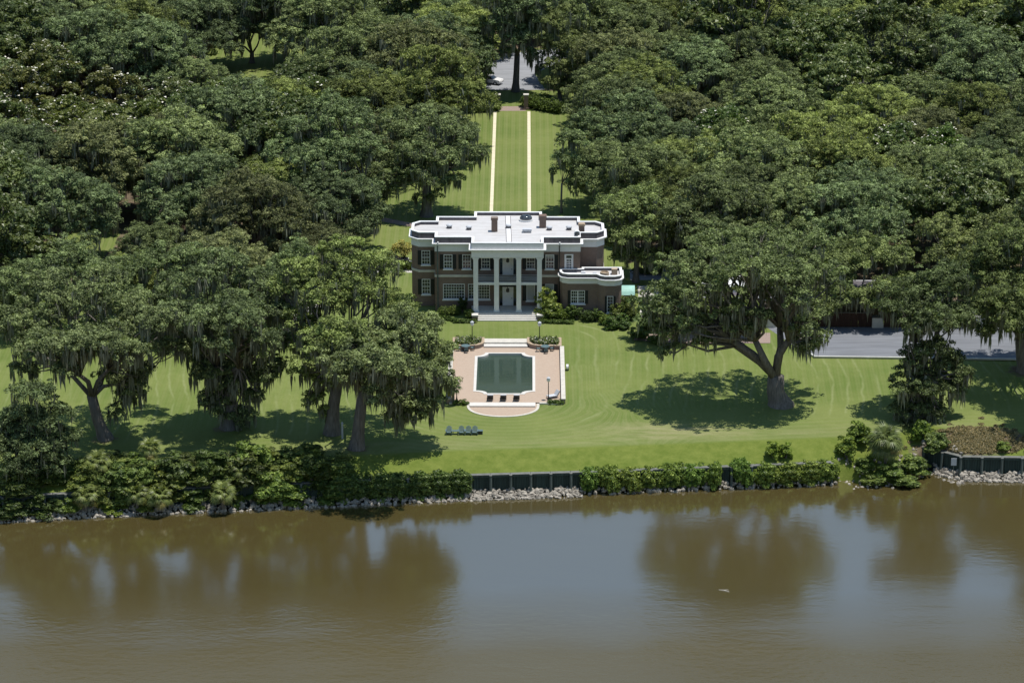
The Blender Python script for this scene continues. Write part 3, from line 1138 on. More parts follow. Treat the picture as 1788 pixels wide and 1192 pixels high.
# portico: floor, steps, columns, balcony
q = MB()
q.box(-5.05, 5.05, -3.1, -0.005, -0.2, 0.75)
q.build('porch_floor', M_STONE, house)
for i in range(4):
    q = MB()
    q.box(-4.1, 4.1, -3.1 - 0.36 * (i + 1), -3.103 - 0.36 * i, -0.2, 0.60 - 0.15 * i)
    q.build('step', M_COPING, house)
for s in (-1, 1):
    q = MB()
    q.box(s * 4.5 - 0.38, s * 4.5 + 0.38, -4.3, -3.105, -0.2, 0.62)
    pd = q.build('pedestal', M_BRICK, house)
    q = MB()
    q.box(s * 4.5 - 0.45, s * 4.5 + 0.45, -4.37, -3.102, 0.623, 0.80)
    q.build('pedestal_cap', M_COPING, pd)
for cxm in (zx(603.5), zx(755.5), zx(918.5), zx(1069.5)):
    q = MB()
    q.box(cxm - 0.33, cxm + 0.33, -2.68, -2.02, 0.95, 8.38)
    cl = q.build('column', M_WHITE, house)
    q = MB()
    q.box(cxm - 0.42, cxm + 0.42, -2.74, -1.96, 0.753, 0.948)
    q.build('column_base', M_WHITE, cl)
    q = MB()
    q.box(cxm - 0.39, cxm + 0.39, -2.715, -1.985, 8.383, 8.48)
    q.box(cxm - 0.44, cxm + 0.44, -2.74, -1.96, 8.483, 8.597)
    q.build('capital', M_WHITE, cl)
q = MB()
cs = [zx(603.5), zx(755.5), zx(918.5), zx(1069.5)]
for a, b in zip(cs[:-1], cs[1:]):
    q.box(a + 0.333, b - 0.333, -2.5, -2.15, 4.62, 4.98)
bal = q.build('balcony', M_WHITE, house)
q = MB()
q.box(-4.7, 4.7, -2.145, -0.075, 4.75, 4.96)
q.build('balcony_floor', M_STONE, bal)
q = MB()
for a, b in zip(cs[:-1], cs[1:]):
    a, b = a + 0.34, b - 0.34
    q.box(a, b, -2.38, -2.3, 5.88, 5.95)
    q.box(a, b, -2.37, -2.31, 5.06, 5.12)
    n = int((b - a) / 0.11)
    for k in range(n + 1):
        x = a + (b - a) * k / n
        q.box(x - 0.014, x + 0.014, -2.355, -2.325, 5.121, 5.879)
q.build('railing', M_IRON, bal)

# annex
ax0, axm, ax1 = zx(1222), zx(1493), zx(1672)
an = [(ax0, -1.4), (ax0 + 0.35, -2.1), (ax0 + 1.1, -2.5), (axm, -2.5), (axm + 0.45, -3.15), (axm + 1.15, -3.5), (ax1 - 1.0, -3.5), (ax1 - 0.3, -3.15), (ax1, -2.5), (ax1, 0.6),
      (PW + 0.3, 0.6), (PW + 0.3, -0.02), (ax0, -0.02)]
AT = 4.85
q = MB()
L2 = axm - (ax0 + 1.1)
w0 = zx(1300) - (ax0 + 1.1)
for i in range(len(an)):
    op = []
    if i == 2:
        op = [(w0, w0 + 1.95, 1.9, 3.85)]
    if i == 5:
        op = [(0.20, 0.20 + 0.88, 0.95, 3.35)]
    wall_sheet(q, an[i], an[(i + 1) % len(an)], -0.3, AT, op)
q.build('annex_wall', M_BRICK, house)
window(frame_at(an[2], (1, 0)), w0, w0 + 1.95, 1.9, 3.85, 6, 4, True, mull=True, sh_w=0.42, label='double window with shutters on the annex')
window(frame_at(an[5], (1, 0)), 0.20, 1.08, 0.95, 3.35, 2, 5, True, sh_w=0.28, label='tall narrow window at the annex end')
q = MB()
q.ring(offset(an, 0.05), offset(an, -0.2), AT, AT + 0.75)
q.build('annex_frieze', M_WHITE, house)
q = MB()
q.ring(offset(an, 0.30), offset(an, -0.2), AT + 0.753, AT + 0.88)
q.build('annex_cornice', M_WHITE, house)
q = MB()
q.ring(offset(an, 0.0), offset(an, -0.2), AT + 0.883, AT + 1.30)
q.build('annex_parapet', M_SLATE, house)
q = MB()
q.ring(offset(an, 0.07), offset(an, -0.27), AT + 1.303, AT + 1.40)
q.build('annex_coping', M_WHITE, house)
q = MB()
q.sheet(offset(an, -0.18), AT + 0.95)
aroof = q.build('annex_roof', M_ROOF, house)
AR = AT + 0.95
for (x, y, wx, wy, h, mt) in ((zx(1392), -1.4, 0.6, 0.7, 0.3, M_CUSH), (zx(1475), -1.3, 0.5, 0.5, 0.22, M_CUSH), (zx(1620), -1.5, 0.8, 0.8, 0.8, M_TAN)):
    q = MB()
    q.box(x - wx / 2, x + wx / 2, y, y + wy, AR, AR + h)
    q.box(x - wx / 2 + .06, x + wx / 2 - .06, y - .02, y - .003, AR + 0.05, AR + h - 0.05)
    q.build('roof_unit', mt, aroof)
q = MB()
q.lathe([(0.62, AR), (0.62, AR + 0.6), (0.5, AR + 0.62), (0.45, AR + 0.4), (0.1, AR + 0.38)], 14, (zx(1546), -2.0))
q.build('roof_fan', M_TAN, aroof)
# verdigris canopy beside the annex
x0, x1, y0, y1 = ax1 + 0.05, ax1 + 1.95, 0.2, 3.0
q = MB()
n = 8
prof = [(x0 + (x1 - x0) * k / n, 2.3 + 0.75 * math.sin(math.pi * k / n) ** 0.8) for k in range(n + 1)]
prof2 = [(y0 + (y1 - y0) * k / n, 2.25 + 0.95 * math.sin(math.pi * k / n) ** 0.8) for k in range(n + 1)]
vs = [(x, y, z) for x in (x0, x1) for y, z in prof2]
q.add(vs, [(k, k + 1, n + 1 + k + 1, n + 1 + k) for k in range(n)] + [tuple(range(n + 1)), tuple(range(n + 1, 2 * n + 2))])
can = q.build('side_canopy', M_COPPER, house)
for yy in (y0 + 0.05, y1 - 0.15):
    q = MB()
    q.box(x1 - 0.12, x1 - 0.02, yy, yy + 0.1, 0, 2.24)
    q.build('canopy_post', M_SHUT, can)
q = MB()
q.box(x0, x1 - 0.2, y0 + 0.3, y1 - 0.2, 0, 2.1)
q.build('side_porch', M_BRICK, house)

# ------------------------------------------------------------------ pool terrace
PZ = TZ
pxl, pxr = at(828, 660, PZ).x, at(934, 660, PZ).x
pcx = (pxl + pxr) / 2
phw = (pxr - pxl) / 2 - 0.32
pyT, pyB = at(880, 617.5, PZ).y, at(880, 687, PZ).y
pyt, pyb_ = at(880, 623.5, PZ).y, at(880, 682, PZ).y
nk = 8
cw = at(852, 620, PZ).x - at(833, 620, PZ).x


def pool_poly(grow=0.0):
    hw, yt, ybt = phw + grow, pyt + grow, pyb_ - grow
    YT, YB = pyT + grow, pyB - grow
    pts = []
    c = cw - grow * 0.2
    # concave quarter curves at the corners
    for k in range(nk + 1):
        a = math.pi / 2 * k / nk
        pts.append((-hw + c * math.sin(a), ybt + (YB - ybt) * (1 - math.cos(a))))
    for k in range(nk + 1):
        a = math.pi / 2 * (1 - k / nk)
        pts.append((hw - c * math.sin(a), ybt + (YB - ybt) * (1 - math.cos(a))))
    for k in range(nk + 1):
        a = math.pi / 2 * k / nk
        pts.append((hw - c * math.sin(a), yt + (YT - yt) * (1 - math.cos(a))))
    for k in range(nk + 1):
        a = math.pi / 2 * (1 - k / nk)
        pts.append((-hw + c * math.sin(a), yt + (YT - yt) * (1 - math.cos(a))))
    return [(pcx + x, y) for x, y in pts]


def annulus_sheet(mb, outer_rect, inner_poly, z):
    """flat sheet between a rectangle and a hole: rays from the hole's centre"""
    cxm = sum(p[0] for p in inner_poly) / len(inner_poly)
    cym = sum(p[1] for p in inner_poly) / len(inner_poly)
    x0, x1, y0, y1 = outer_rect
    corners = [math.atan2(y - cym, x - cxm) for x in (x0, x1) for y in (y0, y1)]
    angs = sorted(set([math.atan2(p[1] - cym, p[0] - cxm) for p in inner_poly] + corners))

    def hit_rect(a):
        dx, dy = math.cos(a), math.sin(a)
        ts = []
        if abs(dx) > 1e-9:
            ts.append(((x1 if dx > 0 else x0) - cxm) / dx)
        if abs(dy) > 1e-9:
            ts.append(((y1 if dy > 0 else y0) - cym) / dy)
        t = min(ts)
        return (cxm + dx * t, cym + dy * t)

    def hit_poly(a):
        dx, dy = math.cos(a), math.sin(a)
        best = None
        n = len(inner_poly)
        for i in range(n):
            ax, ay = inner_poly[i][0] - cxm, inner_poly[i][1] - cym
            bx, by = inner_poly[(i + 1) % n][0] - cxm, inner_poly[(i + 1) % n][1] - cym
            ex, ey = bx - ax, by - ay
            den = dx * ey - dy * ex
            if abs(den) < 1e-12:
                continue
            t = (ax * ey - ay * ex) / den
            u = (ax * dy - ay * dx) / den
            if t > 0 and -1e-6 <= u <= 1 + 1e-6:
                best = t if best is None else max(best, t)
        return (cxm + dx * best, cym + dy * best)
    n = len(angs)
    o = [hit_rect(a) for a in angs]
    i_ = [hit_poly(a) for a in angs]
    vs = [(p[0], p[1], z) for p in o + i_]
    mb.add(vs, [(k, (k + 1) % n, n + (k + 1) % n, n + k) for k in range(n)])


q = MB()
annulus_sheet(q, (TX0, TX1, TY0, TY1), pool_poly(0.15), TZ)
ter = tag(q.build('terrace', M_PAVE), 'pinkish brick pool terrace with rounded apron towards the river', kind='structure')
pool = thing('swimming_pool', 'dark green swimming pool with scalloped corners and white coping', 'pool', (0, 0, 0))
q = MB()
q.ring(pool_poly(0.36), pool_poly(0.0), TZ - 0.25, TZ + 0.06)
q.build('pool_coping', M_COPING, pool)
q = MB()
pp = pool_poly(0.05)
n = len(pp)
q.add([(x, y, TZ - 0.02) for x, y in pp] + [(x, y, TZ - 2.0) for x, y in pp], [(i, (i + 1) % n, n + (i + 1) % n, n + i) for i in range(n)] + [tuple(range(n, 2 * n))])
q.build('pool_basin', M_POOLTILE, pool)
q = MB()
q.sheet(pool_poly(0.02), TZ - 0.22)
q.build('pool_water', M_POOLW, pool)

# apron
apts = []
axl, axr = at(815.5, 705, -0.55).x, at(942, 705, -0.55).x
APZ = gz(0, AP_Y) + 0.05
apc = (axl + axr) / 2
aph = (axr - axl) / 2


def apron(grow):
    pts = [(apc + aph + grow, TY0 - 0.005), (apc + aph + grow, TY0 - 0.9)]
    for k in range(25):
        a = math.pi * k / 24
        pts.append((apc + (aph + grow) * math.cos(a), TY0 - 0.9 + (AP_Y - grow - TY0 + 0.9) * math.sin(a) ** 0.9))
    pts += [(apc - aph - grow, TY0 - 0.9), (apc - aph - grow, TY0 - 0.005)]
    return pts[::-1]


q = MB()
q.prism(apron(-0.35), -1.6, APZ)
tag(q.build('terrace_apron', M_PAVE), 'rounded brick apron at the river end of the terrace', kind='structure')
q = MB()
o_, i_ = apron(0.0), apron(-0.348)
n = len(o_)
q.add([(p[0], p[1], z) for z in (-1.6, APZ + 0.03) for P in (o_, i_) for p in P],
      [f for i in range(n - 1) for f in ((i, i + 1, 2 * n + i + 1, 2 * n + i), (n + i, n + i + 1, 3 * n + i + 1, 3 * n + i), (2 * n + i, 2 * n + i + 1, 3 * n + i + 1, 3 * n + i))])
tag(q.build('apron_edging', M_STONE), 'pale stone edging round the apron', kind='structure')
q = MB()
bx0, bx1 = at(820, 706, TZ).x, at(935, 706, TZ).x
q.box(bx0, bx1, TY0 - 1.35, TY0 - 0.02, APZ - 0.6, TZ + 0.03)
tag(q.build('terrace_step', M_COPING), 'long white stone step between terrace and apron', kind='structure')

# steps down from the upper lawn
sx0, sx1 = at(845, 600, -0.2).x, at(921, 600, -0.2).x
q = MB()
q.box(sx0, sx1, TY1 - 0.9, TY1 + 0.7, -1, 0.02)
tag(q.build('garden_step', M_STONE), 'upper white stone step down to the pool terrace', kind='structure')
q = MB()
q.box(sx0, sx1, TY1 - 1.9, TY1 - 0.905, -1, -0.20)
tag(q.build('garden_step', M_COPING), 'lower white stone step down to the pool terrace', kind='structure')


def planter(s):
    """curved brick planter beside the steps; s = -1 left, 1 right"""
    xo = TX0 if s < 0 else TX1
    xi = sx0 if s < 0 else sx1
    y1 = TY1 + 0.75
    yf = TY1 - 2.6
    out = [(xo, y1), (xo, yf)]
    wd = abs(xi - xo)
    m = xo - s * wd * 0.45
    out.append((m, yf))
    for k in range(1, 9):
        a = math.pi / 2 * k / 8
        out.append((m + (xi - m) * math.sin(a), yf + (TY1 - 0.95 - yf) * (1 - math.cos(a)) ** 1.1))
    out.append((xi, y1))
    if s > 0:
        out = out[::-1]
    side = 'left' if s < 0 else 'right'
    t = thing('planter', f'curved brick planter of pale flowers {side} of the terrace steps', 'planter', (0, 0, 0), 0, 'planters by the terrace steps')
    inn = offset(out, -0.42)
    q = MB()
    q.ring(out, offset(out, -0.35), -1.0, 0.08)
    q.build('planter_wall', M_PATHB, t)
    q = MB()
    q.ring(offset(out, 0.06), offset(out, -0.42), 0.083, 0.17)
    q.build('planter_cap', M_TAN, t)
    q = MB()
    q.sheet(offset(out, -0.3), 0.05)
    q.build('soil', M_BARK, t)
    return t, inn


def in_poly(x, y, poly):
    c = False
    n = len(poly)
    for i in range(n):
        x0, y0 = poly[i][0], poly[i][1]
        x1, y1 = poly[i - 1][0], poly[i - 1][1]
        if (y0 > y) != (y1 > y) and x < (x1 - x0) * (y - y0) / (y1 - y0 + 1e-12) + x0:
            c = not c
    return c


rng = np.random.default_rng(5)
for s in (-1, 1):
    t, inn = planter(s)
    xs = [p[0] for p in inn]
    ys = [p[1] for p in inn]
    pts = []
    while len(pts) < 240:
        x, y = rng.uniform(min(xs), max(xs)), rng.uniform(min(ys), max(ys))
        if in_poly(x, y, inn):
            pts.append((x, y, 0.12 + rng.random() * 0.35))
    c = np.array(pts)
    nr = rng.normal(size=c.shape) * 0.5 + np.array([0, 0, 0.8])
    big = np.concatenate([c + rng.normal(size=c.shape) * 0.1 for _ in range(6)])
    nb = rng.normal(size=big.shape) * 0.5 + np.array([0, 0, 0.8])
    side = 'left' if s < 0 else 'right'
    o = link('flower_leaves', np_mesh('flower_leaves', leaf_tris(rng, big, nb, np.full(len(big), 0.22)), 3, M_SHRUB, rng.random(len(big))), t)
    o['kind'] = 'stuff'
    o = link('flower_blooms', np_mesh('flower_blooms', leaf_tris(rng, c + [0, 0, 0.1], nr, np.full(len(c), 0.2), 1.1), 3, M_BLOOM), t)
    o['kind'] = 'stuff'

# low walls at the sides of the terrace
for s in (-1, 1):
    side = 'left' if s < 0 else 'right'
    t = thing('garden_wall', f'low pale-capped wall along the {side} side of the terrace', 'wall', (0, 0, 0), 0, 'low terrace side walls')
    xw = TX0 if s < 0 else TX1
    q = MB()
    a, b = sorted((xw - s * 0.14, xw + s * 0.36))
    q.box(a, b, TY0, TY1 - 2.62, -1.6, 0.02)
    q.build('wall_body', M_PATHB, t)
    q = MB()
    q.box(a - 0.03, b + 0.03, TY0 - 0.03, TY1 - 2.615, 0.023, 0.11)
    q.build('wall_cap', M_STONE, t)
    # front return of the terrace, flush with the lawn
    q = MB()
    e0, e1 = sorted((xw, axl if s < 0 else axr))
    q.box(e0, e1, TY0 - 0.3, TY0 + 0.05, -1.6, TZ + 0.04)
    q.build('front_edging', M_STONE, t)


def lamp(loc, label, hgt=2.9):
    t = thing('lamp_post', label, 'lamp post', loc, 0, 'black lamp posts round the pool terrace')
    q = MB()
    q.lathe([(0.16, 0), (0.16, 0.12), (0.09, 0.3), (0.06, 0.7), (0.05, hgt - 0.65), (0.08, hgt - 0.6)], 8)
    q.build('post', M_IRON, t)
    q = MB()
    q.lathe([(0.09, hgt - 0.6), (0.22, hgt - 0.5), (0.25, hgt - 0.3), (0.2, hgt - 0.14), (0.05, hgt - 0.05)], 10)
    q.build('globe', M_WHITE, t, True)
    q = MB()
    q.lathe([(0.28, hgt - 0.06), (0.16, hgt + 0.03), (0.03, hgt + 0.14)], 8)
    q.build('lamp_cap', M_CUSH, t)
    return t


lamp((*at(824.5, 596, 0.1)[:2], 0.05), 'black lamp post in the left planter')
lamp((*at(942, 597, 0.1)[:2], 0.05), 'black lamp post in the right planter')
lamp((*at(957.5, 698, TZ)[:2], TZ), 'black lamp post at the right front corner of the terrace', 3.1)
lamp((*at(797.5, 699, TZ)[:2], TZ), 'black lamp post at the left front corner beside small palms', 3.1)


def adirondack(loc, rz, label, mat):
    t = thing('adirondack_chair', label, 'chair', loc, rz, 'lawn chairs in a row facing the river')
    q = MB()
    q.add([(-.3, -.42, .36), (.3, -.42, .36), (.3, .2, .26), (-.3, .2, .26), (-.3, -.42, .40), (.3, -.42, .40), (.3, .2, .30), (-.3, .2, .30)],
          [(0, 3, 2, 1), (4, 5, 6, 7), (0, 1, 5, 4), (1, 2, 6, 5), (2, 3, 7, 6), (3, 0, 4, 7)])
    q.build('seat', mat, t)
    for k in range(5):
        q = MB()
        x = -0.26 + k * 0.13
        h = 1.0 - 0.05 * abs(k - 2) ** 1.5
        q.add([(x - .055, .18, .28), (x + .055, .18, .28), (x + .055, .52, h), (x - .055, .52, h), (x - .055, .21, .26), (x + .055, .21, .26), (x + .055, .55, h), (x - .055, .55, h)],
              [(0, 1, 2, 3), (7, 6, 5, 4), (0, 4, 5, 1), (1, 5, 6, 2), (2, 6, 7, 3), (3, 7, 4, 0)])
        q.build('back_slat', mat, t)
    for s in (-1, 1):
        q = MB()
        q.box(s * .37 - .07, s * .37 + .07, -.5, .34, .56, .60)
        q.build('armrest', mat, t)
        for y in (-.42, .24):
            q = MB()
            q.box(s * .35 - .04, s * .35 + .04, y, y + .08, 0, .56)
            q.build('leg', mat, t)
    return t


def side_table(loc, label, dark=False):
    t = thing('side_table', label, 'table', loc, 0, 'low tables between the lawn chairs')
    q = MB()
    q.box(-.34, .34, -.28, .28, .46, .51)
    q.build('table_top', M_TEAL, t)
    for sx in (-1, 1):
        for sy in (-1, 1):
            q = MB()
            q.box(sx * .28 - .04, sx * .28 + .04, sy * .22 - .04, sy * .22 + .04, 0, .46)
            q.build('leg', M_TEAL, t)
    if dark:
        q = MB()
        q.box(-.3, .3, -.25, .25, .05, .42)
        q.build('box', M_IRON, t)
    return t


for px, lb in ((784, 'teal lawn chair at the left end of the row'), (806, 'teal lawn chair second from left, beside the low table'),
               (818, 'teal lawn chair second from the right end'), (829, 'teal lawn chair beside the dark box table')):
    p = gp(px, 758)
    adirondack((p.x, p.y, p.z), R(random.Random(px).uniform(-5, 5)), lb, M_TEAL)
p = gp(795, 758)
side_table((p.x, p.y, p.z), 'low teal table between the left two lawn chairs')
p = gp(838.5, 757.5)
side_table((p.x, p.y, p.z), 'low table over a dark box at the right end of the lawn chairs', True)


def deck_chair(loc, label):
    t = thing('deck_chair', label, 'chair', loc, R(180), 'deck chairs between pool and white step')
    q = MB()
    q.add([(-.38, -.95, .34), (.38, -.95, .34), (.38, .2, .30), (-.38, .2, .30), (-.38, -.95, .42), (.38, -.95, .42), (.38, .2, .38), (-.38, .2, .38)],
          [(0, 3, 2, 1), (4, 5, 6, 7), (0, 1, 5, 4), (1, 2, 6, 5), (2, 3, 7, 6), (3, 0, 4, 7)])
    q.build('seat', M_CUSH, t)
    q = MB()
    q.add([(-.38, .2, .32), (.38, .2, .32), (.38, .62, .95), (-.38, .62, .95), (-.38, .28, .28), (.38, .28, .28), (.38, .70, .92), (-.38, .70, .92)],
          [(0, 1, 2, 3), (7, 6, 5, 4), (0, 4, 5, 1), (1, 5, 6, 2), (2, 6, 7, 3), (3, 7, 4, 0)])
    q.build('backrest', M_CUSH, t)
    q = MB()
    q.add([(-.40, .29, .25), (.40, .29, .25), (.40, .71, .9), (-.40, .71, .9), (-.4, .32, .23), (.4, .32, .23), (.4, .74, .88), (-.4, .74, .88)],
          [(0, 1, 2, 3), (7, 6, 5, 4), (0, 4, 5, 1), (1, 5, 6, 2), (2, 6, 7, 3), (3, 7, 4, 0)])
    q.build('back_shade_panel', M_IRON, t)  # dark panel: shade on the chair's back, put into the colour
    for sx in (-1, 1):
        for y in (-.85, .15):
            q = MB()
            q.box(sx * .36 - .025, sx * .36 + .025, y - .025, y + .025, 0, .34)
            q.build('leg', M_IRON, t)
    return t


for px, lb in ((856, 'pale deck chair at the left of the pool foot'), (879, 'pale deck chair in the middle of the pool foot'), (902, 'pale deck chair at the right of the pool foot')):
    p = at(px, 698, TZ)
    deck_chair((p.x, p.y, TZ), lb)
p = at(967, 694, TZ)
deck_chair((p.x, p.y, TZ), 'pale deck chair beside the corner lamp post').rotation_euler = (0, 0, R(-60))


def patio_set(px, py, side):
    p = at(px, py, TZ)
    t = thing('patio_table', f'round dark patio table by the {side} planter', 'table', (p.x, p.y, TZ), 0, 'patio tables on the terrace')
    q = MB()
    q.lathe([(0.62, 0.70), (0.62, 0.74)], 16)
    q.build('table_top', M_TEAL, t)
    q = MB()
    q.lathe([(0.3, 0), (0.28, 0.05), (0.05, 0.1), (0.05, 0.7)], 10)
    q.build('pedestal', M_IRON, t)
    for k, w_ in ((0, 'right'), (1, 'far'), (2, 'left'), (3, 'near')):
        a = k * math.pi / 2 + 0.1
        c = thing('patio_chair', f'dark patio chair on the {w_} side of the {side} patio table', 'chair', (p.x + 0.95 * math.cos(a), p.y + 0.95 * math.sin(a), TZ), a - math.pi / 2, 'patio chairs on the terrace')
        q = MB()
        q.box(-.24, .24, -.24, .24, .42, .46)
        q.build('seat', M_TEAL, c)
        q = MB()
        q.box(-.24, .24, .20, .24, .46, .9)
        q.build('backrest', M_TEAL, c)
        for sx in (-1, 1):
            for sy in (-1, 1):
                q = MB()
                q.box(sx * .21 - .02, sx * .21 + .02, sy * .21 - .02, sy * .21 + .02, 0, .42)
                q.build('leg', M_IRON, c)


patio_set(813, 612, 'left')
patio_set(952, 613, 'right')
# hose reel by the right wall
p = at(978.5, 646, -0.3)
t = thing('hose_reel', 'small white and dark hose reel outside the right terrace wall', 'hose reel', (TX1 + 0.75, p.y, gz(TX1 + .7, p.y)))
q = MB()
q.tube([(-0.15, 0, .45), (0.15, 0, .45)], [.36, .36], 14)
q.build('reel', M_WHITE, t)
q = MB()
q.box(-.2, -.16, -.2, .2, 0, .6)
q.box(.16, .2, -.2, .2, 0, .6)
q.build('stand', M_IRON, t)

# ------------------------------------------------------------------ bulkheads and shore
POST_H = 0.35


def bulkhead(pxs, label, wall_only=()):
    t = thing('bulkhead', label, 'retaining wall', (0, 0, 0))
    pts = [at(x, y, BULK_Z) for x, y in pxs]
    nn = []
    for i in range(len(pts)):
        d = (pts[min(i + 1, len(pts) - 1)] - pts[max(i - 1, 0)]).normalized()
        nn.append(Vector((d.y, -d.x, 0)))
    pts = [p + n * 0.32 for p, n in zip(pts, nn)]
    for i in range(len(pts) - 1):
        a, b = pts[i], pts[i + 1]
        d = (b - a).normalized()
        n = Vector((d.y, -d.x, 0))
        q = MB()
        L = (b - a).length
        # sheet piling with shallow ribs
        k = max(2, int(L / 0.35))
        top, bot = [], []
        for j in range(k + 1):
            for off, du in ((0.0, -0.08), (0.09, 0.08)):
                u = min(L, max(0, L * j / k + du))
                p = a + d * u + n * off
                top.append((p.x, p.y, BULK_Z - 0.02))
                bot.append((p.x, p.y, WATER_Z - 1.0))
        m = len(top)
        q.add(top + bot, [(j, j + 1, m + j + 1, m + j) for j in range(m - 1)])
        q.build('wall_panel', M_BULK, t)
        q = MB()
        w0, w1 = -0.5, 0.16
        q.prism([a + n * w1 - d * 0.02, b + n * w1 + d * 0.02, b + n * w0 + d * 0.02, a + n * w0 - d * 0.02], BULK_Z - 0.018, BULK_Z + 0.07)
        q.build('cap_rail', M_CAP, t)
        q = MB()
        q.prism([a + n * 0.2, b + n * 0.2, b + n * 0.1, a + n * 0.1], BULK_Z - 0.28, BULK_Z - 0.1)
        q.build('waler', M_BULK, t)
    for i, (p, (x, y)) in enumerate(zip(pts, pxs)):
        d = (pts[min(i + 1, len(pts) - 1)] - pts[max(i - 1, 0)]).normalized()
        n = Vector((d.y, -d.x, 0))
        c = p + n * 0.36
        q = MB()
        q.tube([(c.x + n.x * 0.25, c.y + n.y * 0.25, WATER_Z - 1), (c.x, c.y, BULK_Z + 0.02)], [0.17, 0.16], 8)
        q.build('post', M_POST, t)
        q = MB()
        q.lathe([(0.2, BULK_Z + 0.03), (0.2, BULK_Z + 0.1), (0.05, BULK_Z + 0.14)], 8, (c.x, c.y))
        q.build('post_cap', M_CAP, t)
    return t


def along(px0, px1, step):
    return [(x, float(np.interp(x, [p[0] for p in shore_px], [p[1] for p in shore_px]))) for x in np.arange(px0, px1 + 0.1, step)]


bulkhead(along(786, 1031, 35), 'dark green sheet bulkhead with posts below the middle lawn')
bulkhead(along(1031, 1451, 35), 'dark bulkhead hidden behind the clipped vine mounds')
bulkhead([(1618, 780), (1650, 788), (1680, 796), (1714, 796.5), (1749, 797), (1784, 797.5), (1819, 798), (1854, 798.4)], 'dark bulkhead with pale cap and corner at the far right')
bulkhead(along(-100, 40, 35), 'short stretch of dark bulkhead at the far left')
bulkhead(along(40, 786, 37.3), 'bulkhead buried under shrubs on the left bank')
# white board on the corner of the right bulkhead
p = at(1672, 800, BULK_Z - 0.3)
t = thing('notice_board', 'small white board on the corner post of the right bulkhead', 'sign', (p.x - 0.55, p.y - 0.75, BULK_Z))
q = MB()
q.box(-0.35, 0.35, -0.03, 0.03, -0.95, 0.0)
q.build('board', M_CUSH, t)
q = MB()
q.box(-0.05, 0.05, 0.033, 0.1, -3.2, 0.05)
q.build('stake', M_POST, t)


def rocks(name, px0, px1, label, seed, dens=1.0, wide=1.5, nat=False):
    rg = np.random.default_rng(seed)
    p0, p1 = at(px0, 850, WATER_Z).x, at(px1, 850, WATER_Z).x
    n = int(abs(p1 - p0) * 15 * dens * wide / 1.5)
    x = rg.uniform(p0, p1, n)
    off = rg.random(n) ** 0.8 * wide
    base = yb(x)
    y = base - 0.3 - off
    z = WATER_Z - 0.12 + 0.75 * (1 - off / wide) + rg.random(n) * 0.18
    if nat:
        y = base + 1.5 - rg.random(n) * 5.0
        z = np.maximum(ground_z(x, y), WATER_Z - 0.15) + 0.05
    ico = np.array([(0, 0, 1), (.894, 0, .447), (.276, .851, .447), (-.724, .526, .447), (-.724, -.526, .447), (.276, -.851, .447),
                    (.724, .526, -.447), (-.276, .851, -.447), (-.894, 0, -.447), (-.276, -.851, -.447), (.724, -.526, -.447), (0, 0, -1)])
    fc = np.array([(0, 1, 2), (0, 2, 3), (0, 3, 4), (0, 4, 5), (0, 5, 1), (1, 6, 2), (2, 7, 3), (3, 8, 4), (4, 9, 5), (5, 10, 1), (6, 7, 2), (7, 8, 3), (8, 9, 4), (9, 10, 5), (10, 6, 1),
                   (11, 7, 6), (11, 8, 7), (11, 9, 8), (11, 10, 9), (11, 6, 10)])
    s = (0.11 + 0.22 * rg.random(n) ** 1.6)
    V = ico[None] * (s[:, None, None] * (0.7 + 0.6 * rg.random((n, 1, 3)))) * (0.8 + 0.4 * rg.random((n, 12, 1)))
    V = V + np.stack([x, y, z], 1)[:, None, :]
    T = V[:, fc].reshape(-1, 3)
    o = link(name, np_mesh(name, T, 3, M_ROCK))
    return tag(o, label, 'rocks', kind='stuff')


rocks('riprap_rocks', -60, 790, 'grey riprap stones along the left waterline', 1, 1.15, 2.0)
rocks('riprap_rocks', 790, 1015, 'pale riprap stones below the middle bulkhead', 2, 2.0, 1.9)
rocks('riprap_rocks', 1015, 1465, 'few riprap stones below the vine mounds', 3, 0.7, 1.2)
rocks('riprap_rocks', 1465, 1690, 'scattered stones on the natural shore', 4, 1.0, 1.5, True)
rocks('riprap_rocks', 1640, 1900, 'pale riprap stones below the right bulkhead', 5, 1.8, 1.9)

# ------------------------------------------------------------------ plants
LEAFCOUNT = 0


def shrub_mesh(seed, kind='loose'):
    rg = np.random.default_rng(seed)
    rd = random.Random(seed)
    if kind == 'ball':
        lobes = [(0, 0, 0.5, 0.5, 0.5, 0.46)]
        v, t = clump_leaves(rg, lobes, 2.4, 0.05, 0.07, 12, -0.8, 0.3)
    elif kind == 'vine':
        lobes = [(rd.uniform(-.25, .25), rd.uniform(-.1, .25), 0.25 + 0.5 * k / 5, 0.36, 0.32, 0.26) for k in range(6)] + [(0, 0.35, 0.8, 0.4, 0.4, 0.16)]
        v, t = clump_leaves(rg, lobes, 2.0, 0.062, 0.11, 24, -0.9, 0.35)
    else:
        lobes = [(rd.uniform(-.4, .4), rd.uniform(-.4, .4), rd.uniform(.15, .8), rd.uniform(.12, .3), rd.uniform(.12, .3), rd.uniform(.12, .26)) for k in range(10)] + [(rd.uniform(-.3, .3), rd.uniform(-.3, .3), rd.uniform(.85, 1.15), .1, .1, .13) for k in range(3)]
        v, t = clump_leaves(rg, lobes, 1.7, 0.07, 0.12, 30, -0.7, 0.4)
    return np_mesh('foliage', v, 3, M_SHRUB, t)


